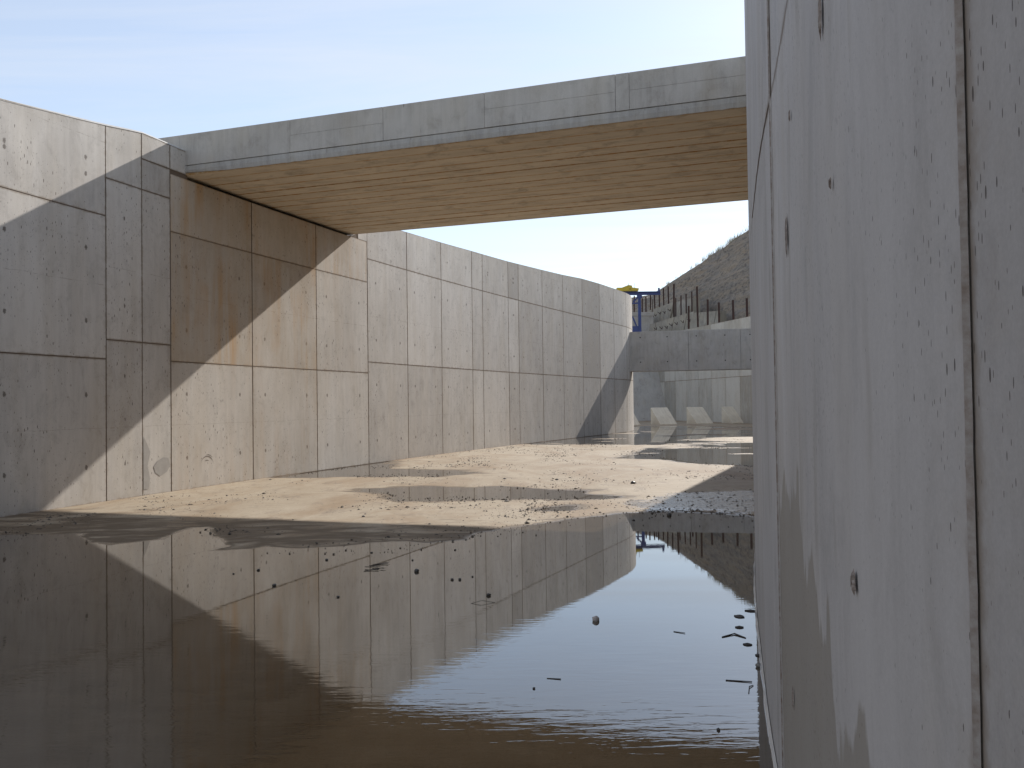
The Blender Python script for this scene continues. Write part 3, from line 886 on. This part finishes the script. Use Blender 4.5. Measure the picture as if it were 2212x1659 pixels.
filmq = sdist(gx, gy, FILM)
keep = ((dens > nrg.rand(N0) * .55 - .02) & (gF > -.7)) | ((filmq < 0) & (nrg.rand(N0) < .8))
keep &= (gx < np.interp(gy, [p[1] for p in RP], [p[0] for p in RP]) - .02)
keep &= ~((gF < -.02) & (nrg.rand(N0) < .75))
keep &= ~((gy < 12.2) & (filmq > 0) & (nrg.rand(N0) < .6))
V = []; Fc = []
for x, y_, f_ in zip(gx[keep], gy[keep], gF[keep]):
    r = min(.026, .0035 + .0042 * rng.expovariate(1.0)) * (1 + .008 * y_)
    z = .006 if f_ > .1 else .002
    pebble(V, Fc, x, y_, z + r * .3, r, 0)
me = bpy.data.meshes.new('gravel'); me.from_pydata(V, [], Fc); me.update()
gm = simple('gravel_crumbs', (.13, .105, .08), .8, 0, .6, 9, c2=(.05, .042, .036))
put('gravel', me, gm, kind='stuff')

# individual stones lying in the water and on the slab
def stone_mesh(name, r, seed, flat=.7, n=2):
    bm = bmesh.new(); bmesh.ops.create_icosphere(bm, subdivisions=n, radius=r)
    for v in bm.verts:
        d = v.co.normalized()
        k = 1 + .30 * mnoise.noise(d * 1.7 + Vector((seed * 3.1, 0, 0))) + .10 * mnoise.noise(d * 5 + Vector((seed, 2, 0)))
        v.co = Vector((v.co.x * k, v.co.y * k, v.co.z * k * flat))
    me = bpy.data.meshes.new(name); bm.to_mesh(me); bm.free()
    for p in me.polygons: p.use_smooth = True
    return me
ST = [
 (.59, 6.49, .030, .85, M_paleston, 'round pale stone standing alone in the sky reflection of the foreground water'),
 (-.94, 8.48, .036, .75, M_wetst, 'dark block-like stone in the water under the reflected wall, left of the twin stones'),
 (-.57, 8.06, .020, .8, M_wetst, 'dark pebble of a close pair in the foreground water, the left one'),
 (-.50, 8.06, .020, .8, M_wetst, 'dark pebble of a close pair in the foreground water, the right one'),
 (-.22, 7.38, .027, .8, M_wetst, 'small black stone in the water just above the looped twig'),
 (-1.95, 9.18, .024, .6, M_wetst, 'flat dark stone leftmost near the muddy tongue of the water'),
 (-2.51, 8.66, .022, .7, M_wetst, 'dark stone in the shaded water left of the reflected shadow edge'),
 (-2.70, 8.49, .014, .7, M_wetst, 'tiny dark pebble farthest left in the shaded water'),
 (-1.48, 7.40, .018, .7, M_wetst, 'small lone dark pebble low in the reflected sunlit wall'),
 (-2.15, 7.9, .026, .7, M_wetst, 'rounded dark stone in the water below the muddy tongue'),
 (-.39, 8.19, .014, .7, M_wetst, 'tiny black pebble right of the pair in the foreground water'),
 (-1.55, 9.6, .020, .5, M_wetst, 'flat black pebble close to the damp shore of the near puddle'),
 (-1.05, 9.1, .016, .7, M_wetst, 'dark pebble among thin twigs in the near puddle'),
 (-.65, 9.7, .016, .7, M_wetst, 'small dark pebble near the shore below the sunlit slab'),
 (2.18, 12.37, .045, .9, M_wetst, 'black ring-shaped stone at the shore beside the wet film of silt'),
 (1.62, 11.94, .030, .5, M_wetst, 'dark flat stone at the bend of the near shore'),
 (-.11, 14.33, .060, .4, M_stone, 'grey flattish stone on the sunlit slab below the long puddle'),
 (-2.15, 12.62, .034, .7, M_stone, 'small grey stone at the shadow edge on the slab'),
 (2.33, 17.17, .065, .8, M_wetst, 'dark rounded stone alone on the dry slab right of the long puddle'),
 (.10, 4.97, .012, .6, M_wetst, 'tiny black pebble near the dark reflection of the bridge'),
 (1.46, 5.32, .026, .8, M_stone, 'grey stone wedged at the foot of the right wall'),
 (.1, 13.0, .030, .7, M_stone, 'grey stone on the sunlit slab nearest the water'),
 (-.18, 18.6, .05, .6, M_stone, 'grey stone on the slab between the two middle puddles'),
 (.9, 18.2, .055, .6, M_stone, 'brown-grey stone right of centre on the dry slab'),
]
for i, (x, y_, r, fl, mt, lb) in enumerate(ST):
    r *= .95 if i == 0 else .72
    o = put('stone', stone_mesh('stone', r, i + 1, fl), mt, label=lb, cat='stone', group='loose stones on the channel floor')
    o.location = (x, y_, (.002 if y_ < 12.6 or i == 20 else .010) + r * fl * .35); o.rotation_euler = (0, 0, i * 1.3)
# drifting bits of bark and sticks
def stick(pts, r, lab, name='stick', cat='stick'):
    V = MB()
    for a, b in zip(pts[:-1], pts[1:]): V.tube(a, b, r, 6, r * .8)
    put(name, V.mesh(name), M_wood, label=lab, cat=cat, group='floating bits along the right wall')
def bark(x, y_, l, w_, a, lab, seed):
    V = MB(); ring = []
    for i in range(14):
        t = 2 * math.pi * i / 14; k = 1 + .4 * mnoise.noise(Vector((math.cos(t) * 2, math.sin(t) * 2, seed)))
        px, py = l * .4 * k * math.cos(t), w_ * .38 * k * math.sin(t)
        ring.append((x + px * math.cos(a) - py * math.sin(a), y_ + px * math.sin(a) + py * math.cos(a)))
    for i in range(14):
        p, q = ring[i], ring[(i + 1) % 14]
        V.face([(p[0], p[1], -.004), (q[0], q[1], -.004), (q[0], q[1], .006), (p[0], p[1], .006)])
        V.face([(p[0], p[1], .006), (q[0], q[1], .006), (x, y_, .014)])
    put('bark_flake', V.mesh('bark_flake'), M_wood, label=lab, cat='bark', group='floating bits along the right wall')
bark(1.66, 6.55, .085, .11, .2, 'largest dark bark flake floating beside the foot of the right wall', 1)
bark(1.79, 6.72, .05, .12, 1.2, 'dark bark flake touching the wall above the largest flake', 2)
bark(1.58, 6.24, .075, .05, -.1, 'slim dark bark flake floating just below the largest flake', 3)
bark(1.52, 5.80, .075, .05, -.3, 'dark bark flake beside the wall, lowest of the three flakes', 4)
bark(1.52, 5.55, .04, .05, .4, 'small dark bark crumb against the wall above the grey stone', 5)
bark(.98, 4.31, .02, .03, .4, 'tiny oval bark bit at the edge of the reflected bridge', 6)
stick([(1.20, 5.07, .002), (1.34, 5.03, .004)], .0035, 'straight thin stick floating level in the bright reflection by the right wall')
stick([(1.27, 4.84, .002), (1.30, 4.94, .006), (1.33, 4.97, .003)], .003, 'tiny forked twig floating below the straight stick')
stick([(1.10, 6.15, .002), (1.17, 6.10, .004)], .003, 'short dark stick alone right of the round pale stone')
stick([(1.40, 5.99, .002), (1.50, 6.06, .006), (1.55, 5.96, .002)], .005, 'bent twig touching the wall between two bark flakes')
stick([(.18, 5.15, .001), (.26, 5.13, .003)], .003, 'short stick floating left near the rippled edge')
stick([(-.35, 7.10, .001), (-.27, 7.21, .003), (-.16, 7.12, .002), (-.27, 7.03, .003), (-.35, 7.10, .001)], .0012, 'thin twig bent into a loop in the reflected wall')
V = MB()
for i in range(12):
    a = rng.uniform(-.6, .6); x, y_ = -1.38 + rng.uniform(-.06, .06), 8.72 + rng.uniform(-.2, .2)
    V.tube((x - .07 * math.cos(a), y_ - .1 * math.sin(a), .001), (x + .07 * math.cos(a), y_ + .1 * math.sin(a), .012), .002, 5)
put('twig_tuft', V.mesh('twig_tuft'), M_wood, label='small tuft of thin twigs in the water beside a reflected joint', cat='twigs')

# ------------------------------------------------------------------ far basin
FRW = empty('basin_wall', (16.3, 61, 0), 0, 'streaked concrete side wall behind the baffle blocks, its top sloping under the row of posts', 'wall')
FR = Curve([(17.8, 46), (17.2, 54), (16.34, 60.83), (14.32, 69.95), (13.0, 75.9), (12.2, 79.5)][::1])
pan = []
q = 0.0
while q < FR.s[-1] - 1.5:
    q2 = min(q + 2.3, FR.s[-1])
    for z0, z1 in ((0, 3.3), (3.3, 5.9), (5.9, 7.4)):
        pan.append((q, q2, z0, z1, z1, rng.uniform(-.25, .3), 0.1))
    q = q2
o = panel_section('wall_section', None, FR, -1, pan, M_far, body_top=lambda s_: 7.398, thick=.9, facet=1.2); attach(o, FRW)
# join to the channel wall
m = MB(); m.hexa([(17.2, 45.2, -.1), (17.8, 46, -.1), (19, 46, -.1), (18.5, 45, -.1), (17.2, 45.2, 7), (17.8, 46, 7), (19, 46, 7), (18.5, 45, 7)])
o = put('wall_corner', m.mesh('wall_corner'), M_far); attach(o, FRW)

# baffle blocks
def baffle(x, y_, lab):
    V = MB(); L, D, Hh = 1.26, 1.6, 1.2
    e = empty('baffle_block', (x, y_, 0), math.atan2(.25, .97), lab, 'concrete block', 'baffle blocks in a row across the basin')
    V.hexa([(0, -D, -.1), (L, -D, -.1), (L, 0, -.1), (0, 0, -.1), (0, -D, .06), (L, -D, .06), (L, .0, Hh), (0, .0, Hh)])
    o = put('block_body', V.mesh('block_body'), M_block, e); bevel(o, .015, 1)
for i, lab in enumerate(['wedge baffle block mostly hidden behind the rounded end of the left wall',
                         'wedge baffle block with the palest sloping face, first whole one from the left',
                         'wedge baffle block second from right, between its two neighbours under the cross beam',
                         'wedge baffle block rightmost and darkest, beside the big shaded wall']):
    t = 2.72 * (i - 1); baffle(9.68 + .97 * t, 61.6 + .25 * t, lab)

# spillway chute
m = MB()
a = Vector((.97, .25, 0)); up = Vector((-.25, .97, 0)); o0 = Vector((13.35, 74.6, 0))
def chute(t, d, z): v = o0 + a * t + up * d; return (v.x, v.y, z)
N_ = 24
for i in range(N_):
    t0, t1 = -16 + 17.0 * i / N_, -16 + 17.0 * (i + 1) / N_
    prof = [(-.6, -.02), (0, .0), (.6, 1.0), (1.9, 3.4), (3.0, 5.6), (3.6, 6.6), (4.4, 7.1), (12, 7.1)]
    for k in range(len(prof) - 1):
        (d0, z0), (d1, z1) = prof[k], prof[k + 1]
        m.face([chute(t0, d0, z0), chute(t1, d0, z0), chute(t1, d1, z1), chute(t0, d1, z1)])
me = m.mesh('spillway_chute')
M_chute = concrete('chute_concrete', base=(.50, .47, .425), dark=(.28, .26, .24), panel=False, pores=.5, pore_scale=(.6, 2.5), streak=.8)
put('spillway_chute', me, M_chute, label='steep smooth bluish spillway face rising behind the blocks at the far end', cat='spillway')

# pier with a paler cap
PR = empty('concrete_pier', (11.5, 83, 6.5), 0, 'square concrete pier with a paler projecting cap behind the blue crane column', 'pier')
m = MB(); m.box(-3.6, 1.95, 0, 5, 0, 3.22)
put('pier_shaft', m.mesh('pier_shaft'), M_far if False else M_beam, PR)
m = MB(); m.box(-3.7, 1.99, -.06, 5.1, 3.224, 3.58)
o = put('pier_cap', m.mesh('pier_cap'), M_beam, PR); bevel(o, .02, 1)

# terrace walls stepping up the slope
def terrace(name, A, B, zl, extra, lab, seed):
    """battered retaining slab between plan points A and B with sloping top"""
    e = empty(name, (A[0], A[1], zl), 0, lab, 'wall', 'stepped terrace walls on the slope')
    V = MB(); N_ = 7
    Av, Bv = Vector(A), Vector(B)
    d = (Bv - Av); d.z = 0; n = Vector((d.y, -d.x, 0)).normalized()
    if n.y > 0: n = -n
    for i in range(N_):
        p = Av.lerp(Bv, i / N_ + .004); q = Av.lerp(Bv, (i + 1) / N_ - .004)
        off = rng.uniform(0, .04)
        base = zl
        f = lambda P, z, k: (P.x + n.x * k - A[0], P.y + n.y * k - A[1], z - zl)
        bat = .28
        V.hexa([f(p, base, off + bat * (p.z - base)), f(q, base, off + bat * (q.z - base)), f(q, base, -.6), f(p, base, -.6),
                f(p, p.z, off), f(q, q.z, off), f(q, q.z, -.6), f(p, p.z, -.6)])
    put('wall_slab', V.mesh('wall_slab'), M_terr, e)
M_terr = concrete('terrace_concrete', base=(.33, .295, .24), dark=(.19, .165, .135), panel=False, pores=.2, pore_scale=(3, 2), streak=2.0, warm=.2)
terrace('terrace_wall', (12.9, 81.6, 8.80), (15.95, 76.5, 9.44), 5.5, 0, 'lower battered terrace wall above the cross beam, with a row of seven anchors', 1)
terrace('terrace_wall', (13.98, 89.0, 10.84), (15.75, 85.0, 11.22), 8.0, 0, 'upper battered terrace wall below the line of rusty posts, with five anchors', 2)
terrace('terrace_wall', (11.0, 96, 10.75), (13.6, 91.5, 10.85), 8.0, 0, 'low terrace wall partly behind the crane column', 3)
# the slab end faces further up the slope
terrace('terrace_wall', (15.85, 86.0, 11.25), (16.45, 79.0, 10.9), 8.0, 0, 'dark recessed terrace wall between the two lighter ones', 4)
terrace('terrace_wall', (15.75, 76.0, 9.25), (17.35, 72.6, 9.05), 6.5, 0, 'low brownish terrace wall behind the tallest basin wall post', 5)

# ------------------------------------------------------------------ rusty posts
def hpost(x, y_, z0, z1, lab, group, w_=.12):
    e = bpy.data.objects.new('x', None)
    V = MB(); h = z1 - z0
    tf = .025; lean = rng.uniform(-.02, .02) * h
    for (a0, a1, b0, b1) in ((-w_ / 2, w_ / 2, -w_ / 2, -w_ / 2 + tf), (-w_ / 2, w_ / 2, w_ / 2 - tf, w_ / 2), (-.02, .02, -w_ / 2 + tf + .002, w_ / 2 - tf - .002)):
        V.hexa([(a0, b0, -.3), (a1, b0, -.3), (a1, b1, -.3), (a0, b1, -.3), (a0 + lean, b0, h), (a1 + lean, b0, h), (a1 + lean, b1, h), (a0 + lean, b1, h)])
    o = put('steel_post', V.mesh('steel_post'), M_rust, label=lab, cat='post', group=group)
    bpy.data.objects.remove(e)
    o.location = (x, y_, z0)
ordn = ['first', 'second', 'third', 'fourth', 'fifth', 'sixth', 'seventh', 'eighth', 'ninth']
wallp = [(14.09, 71.0, 7.3, 9.33), (14.48, 69.25, 7.3, 10.67), (14.86, 67.52, 7.3, 9.42), (15.29, 65.57, 7.28, 8.97), (15.79, 63.3, 7.3, 8.87), (16.24, 61.3, 7.3, 8.75)]
wl = ['rusty steel post just above the cross beam, leftmost on the basin wall', 'tallest rusty steel post on the basin wall, second from left',
      'rusty steel post on the basin wall right of the tallest one', 'rusty post on the basin wall, third from the right, leaning slightly',
      'rusty post on the basin wall, second from the right', 'rusty post on the basin wall nearest the big shaded wall']
for p, lb in zip(wallp, wl): hpost(p[0] + .28, p[1] + .15, p[2], p[3], lb, 'rusty posts along the top of the basin wall', .13)
midp = [(15.1, 81.5, 9.3, 12.51), (15.18, 81, 9.3, 11.14), (15.48, 80, 9.4, 11.26), (15.77, 79, 9.4, 11.27), (16.08, 78, 9.4, 11.34)]
ml = ['very tall rusty post where the upper and lower terrace walls meet', 'thin short rusty post right beside the very tall one',
      'rusty post on the middle terrace, third from its left', 'rusty post on the middle terrace, second from its right', 'rusty post on the middle terrace next to the tallest basin wall post']
for i, (p, lb) in enumerate(zip(midp, ml)): hpost(p[0], p[1], p[2] - .6, p[3], lb, 'rusty posts on the middle terrace', .14 if i == 0 else .10)
upp = [(12.34, 88, 10.3, 12.25), (13.08, 87.5, 10.3, 11.91), (13.37, 87, 10.3, 12.03), (14.61, 92, 10.9, 12.79), (13.89, 86, 10.2, 11.64),
       (14.92, 91, 11.0, 12.66), (15.24, 90, 11.1, 12.53), (15.51, 89, 11.1, 13.09), (15.82, 88, 11.3, 13.16)]
ul = ['rusty post left of the blue crane column, beside the wall nose', 'short rusty post just right of the blue crane column', 'rusty post on the pier cap, second right of the crane column',
      'rusty post behind the pier under the crane girder', 'thin leaning rod rising from the pier corner', 'rusty post under the right half of the crane girder',
      'rusty post directly below the crane end stop', 'rusty post first to the right of the crane end stop', 'rusty post second to the right of the crane end stop']
for i, (p, lb) in enumerate(zip(upp, ul)): hpost(p[0], p[1], p[2], p[3], lb, 'rusty posts on the upper terrace', .06 if i == 4 else .12)

# anchors sticking out of the terrace walls
def anchor(x, y_, z, lab, grp, k):
    e = empty('ground_anchor', (x, y_, z), 0, lab, 'anchor', grp)
    V = MB(); V.tube((.10, .30, -.06), (-.22, -.42, .07), .026, 8)
    put('anchor_rod', V.mesh('anchor_rod'), M_rust, e)
    V = MB(); a_ = Vector((.24, .05, -.02))
    V.hexa([(.02, -.10, -.13), (.06, -.13, -.13), (.10, -.03, -.13), (.06, .0, -.13), (.05, -.12, .11), (.09, -.15, .11), (.13, -.05, .11), (.09, -.02, .11)])
    o = put('anchor_plate', V.mesh('anchor_plate'), M_rust, e)
au = [(14.14, 88, 10.08), (14.31, 87.5, 10.14), (14.6, 86.8, 10.27), (14.95, 86, 10.26), (15.31, 85.2, 10.37)]
al = [(13.22, 81, 8.24), (13.62, 80.3, 8.25), (13.96, 79.6, 8.24), (14.26, 79, 8.4), (14.59, 78.2, 8.44), (14.98, 77.4, 8.52), (15.39, 76.6, 8.54)]
for i, p in enumerate(au): anchor(p[0] - .1, p[1] - .9, p[2], 'rusty anchor bar poking from the upper terrace wall, %s from the left' % ordn[i], 'anchors in the upper terrace wall', i)
for i, p in enumerate(al): anchor(p[0] - .1, p[1] - 1.1, p[2], 'rusty anchor bar poking from the lower terrace wall, %s from the left' % ordn[i], 'anchors in the lower terrace wall', i)

# ------------------------------------------------------------------ blue gantry and yellow trolley
GC = empty('gantry_crane', (11.6, 80, 7.0), 0, 'blue steel gantry with a single column, braces and a horizontal girder', 'gantry crane')
m = MB()
m.box(-5.2, 2.04, -.12, .12, 4.34, 4.40); m.box(-5.2, 2.04, -.12, .12, 4.60, 4.66); m.box(-5.2, 2.04, -.03, .03, 4.402, 4.598)
for x in (-4, -3, -2, -1, 0, 1, 1.9): m.box(x - .015, x + .015, -.10, .10, 4.404, 4.596)
put('girder', m.mesh('girder'), M_blue, GC)
m = MB(); m.box(1.83, 1.98, -.1, .1, 4.664, 4.97); put('end_stop', m.mesh('end_stop'), M_blue, GC)
m = MB(); m.box(-.02, .24, -.12, .12, 0, 4.336); m.box(-.10, .34, -.15, .15, 4.06, 4.333)
put('column', m.mesh('column'), M_blue, GC)
m = MB(); m.bar((-.02, 0, 4.15), (-.46, 0, 3.72), .14, .14); put('brace', m.mesh('brace'), M_blue, GC)
m = MB(); m.bar((-1.6, 0, 3.60), (-.022, 0, 3.60), .12, .12); put('brace', m.mesh('brace'), M_blue, GC)
m = MB(); m.bar((-.55, 0, 2.4), (-.12, 0, 1.35), .12, .12); put('brace', m.mesh('brace'), M_blue, GC)
m = MB(); m.box(-1.0, -.022, -.14, .14, .6, 1.5); put('base_frame', m.mesh('base_frame'), M_blue, GC)
m = MB(); m.box(-4.4, -4.16, -.12, .12, 0, 4.336); put('column', m.mesh('column'), M_blue, GC)
TR = empty('crane_trolley', (10.6, 80, 11.68), 0, 'yellow hoist trolley with a humped cover sitting on the blue girder', 'hoist trolley')
m = MB()
pf = [(-.9, .02), (1.0, .02), (1.05, .24), (.43, .33), (.43, .50), (.10, .56), (-.50, .33), (-.95, .33)]
for s_ in (-1,):
    front = [(x, -.35, z) for x, z in pf]; back = [(x, .35, z) for x, z in pf]
    m.face(front); m.face(back[::-1])
    for i in range(8): m.face([front[i], back[i], back[(i + 1) % 8], front[(i + 1) % 8]])
put('trolley_body', m.mesh('trolley_body'), M_yellow, TR)
for x in (.15, .72):
    m = MB(); m.tube((x, 0, .3), (x, 0, .76), .018, 6); put('lamp_rod', m.mesh('lamp_rod'), M_steel, TR)
m = MB(); m.tube((.23, -.37, .18), (.23, -.352, .18), .05, 10); put('grommet', m.mesh('grommet'), M_black, TR)

# ------------------------------------------------------------------ hill
def hill_mat():
    T = NT('hill_rock'); P = T.obj()
    st = T.noise(T.map(P, (.16, .16, 1.1), rot=(0, R(28), 0)), 1.3, 8, .7, .6)
    st2 = T.noise(T.map(P, (.9, .9, 3.0), rot=(0, R(28), 0)), 1.3, 7, .74, .5)
    n = T.noise(P, 1.6, 8, .74)
    n6 = T.noise(P, 7, 5, .7)
    c = T.mix(T.rng(st, .40, .60), (.35, .275, .20), (.255, .222, .19))
    c = T.mix(T.rng(st2, .51, .60, 0, .9), c, (.13, .11, .094))
    c = T.mix(T.rng(n, .52, .68, 0, .6), c, (.40, .345, .28))
    c = T.mix(T.rng(n6, .55, .68, 0, .5), c, (.05, .042, .036))
    T.col(c); T.rough(.95); T.bump(T.math('ADD', T.math('MULTIPLY', n6, .3), T.math('ADD', n, st2)), .22, 1.0)
    return T.mat
crest = [(-60, 11), (-20, 13), (5, 14.5), (12, 15.3), (16.84, 16.12), (17.57, 16.16), (18.5, 16.2), (19.3, 16.35), (19.87, 16.76), (20.81, 17.27), (22.4, 18.34), (23.87, 19.26), (25.87, 20.49), (27.67, 21.72),
         (29.04, 22.49), (30.52, 23.67), (32.26, 24.75), (40, 30), (55, 38), (75, 45), (110, 52)]
foot = [(-60, 100, 8), (0, 99, 8.5), (12, 98, 9.9), (15.5, 96, 10.4), (17.4, 90, 11.2), (18.6, 80, 9.4), (18.3, 74, 8.0), (18.6, 68, 7.6), (20, 60, 7.3), (24, 50, 7.0), (40, 40, 7.0)]
NU, NV = 340, 110
cs = np.linspace(0, 1, NU)
cxs = np.interp(cs, np.linspace(0, 1, 6), [-60, 0, 17, 26, 34, 110])
czs = np.interp(cxs, [c_[0] for c_ in crest], [c_[1] for c_ in crest])
fx = np.interp(cs, np.linspace(0, 1, 11) ** 1.0, [f_[0] for f_ in foot])
fs = np.interp(cxs, [-60, 0, 14, 17.5, 20, 23, 27, 31, 36, 50, 110], np.arange(11))
fp = np.array(foot)
FX = np.interp(fs, np.arange(11), fp[:, 0]); FY = np.interp(fs, np.arange(11), fp[:, 1]); FZ = np.interp(fs, np.arange(11), fp[:, 2])
CAZ = cxs / 120.0
CYC = np.interp(CAZ, [.12, .14, .165, .20, .27, .5], [114, 107, 103, 94, 80, 74])
CXC = CAZ * CYC; CZC = 1.6 + (czs - 1.6) * CYC / 120.0
V = np.zeros((NV, NU, 3))
for j in range(NV):
    t = j / (NV - 21) if j <= NV - 21 else 1
    X = FX + (CXC - FX) * t; Y = FY + (CYC - FY) * t; Z = FZ + (CZC - FZ) * (t ** .95)
    if j > NV - 21:
        k = (j - (NV - 21)) / 20; Y = Y + 60 * k; Z = Z - (CZC + .6) * k ** 1.5
    w_ = min(1, t * 8)
    ph = (Z * 1.15 - X * .42)           # tilted benches
    dsp = .34 * np.abs(((ph * .8 + fbm(X * .3, Y * .3 + Z, 3, 40)) % 1) - .5) + .42 * fbm(X * .5 + 3, Z * 1.1, 4, 41) + .16 * fbm(X * 2.2, Z * 4, 4, 44)
    tip = 1.0 if t < .97 else .45
    V[j, :, 0] = X; V[j, :, 1] = Y - dsp * 1.3 * w_; V[j, :, 2] = Z + dsp * .55 * w_ * tip - .12
me = bpy.data.meshes.new('hill')
idx = np.arange(NV * NU).reshape(NV, NU)
fast_mesh(me, V.reshape(-1, 3), np.stack([idx[:-1, :-1], idx[:-1, 1:], idx[1:, 1:], idx[1:, :-1]], -1).reshape(-1, 4))
me.polygons.foreach_set('use_smooth', np.zeros(len(me.polygons), bool))
put('hill', me, hill_mat(), kind='structure')
# dry grass tufts on the crest: uncountable
m = MB()
for i in range(70):
    x = rng.choice([rng.uniform(21, 33), rng.uniform(26, 33), rng.uniform(18, 40)]); z = 1.6 + (float(np.interp(x, [c_[0] for c_ in crest], [c_[1] for c_ in crest])) - 1.6) * float(np.interp(x / 120.0, [.12, .14, .165, .20, .27, .5], [114, 107, 103, 94, 80, 74])) / 120.0
    for k in range(6):
        a = rng.uniform(-.5, .5); h = rng.uniform(.15, .6)
        yc_ = float(np.interp(x / 120.0, [.12, .14, .165, .20, .27, .5], [114, 107, 103, 94, 80, 74]))
        px = x / 120.0 * yc_ + rng.uniform(-.15, .15); py = yc_ - .3 + rng.uniform(-.6, .5)
        m.face([(px - .012, py, z - .1), (px + .012, py, z - .1), (px + a * h, py + .03, z + h)])
put('dry_grass', m.mesh('dry_grass'), M_grass, kind='stuff')
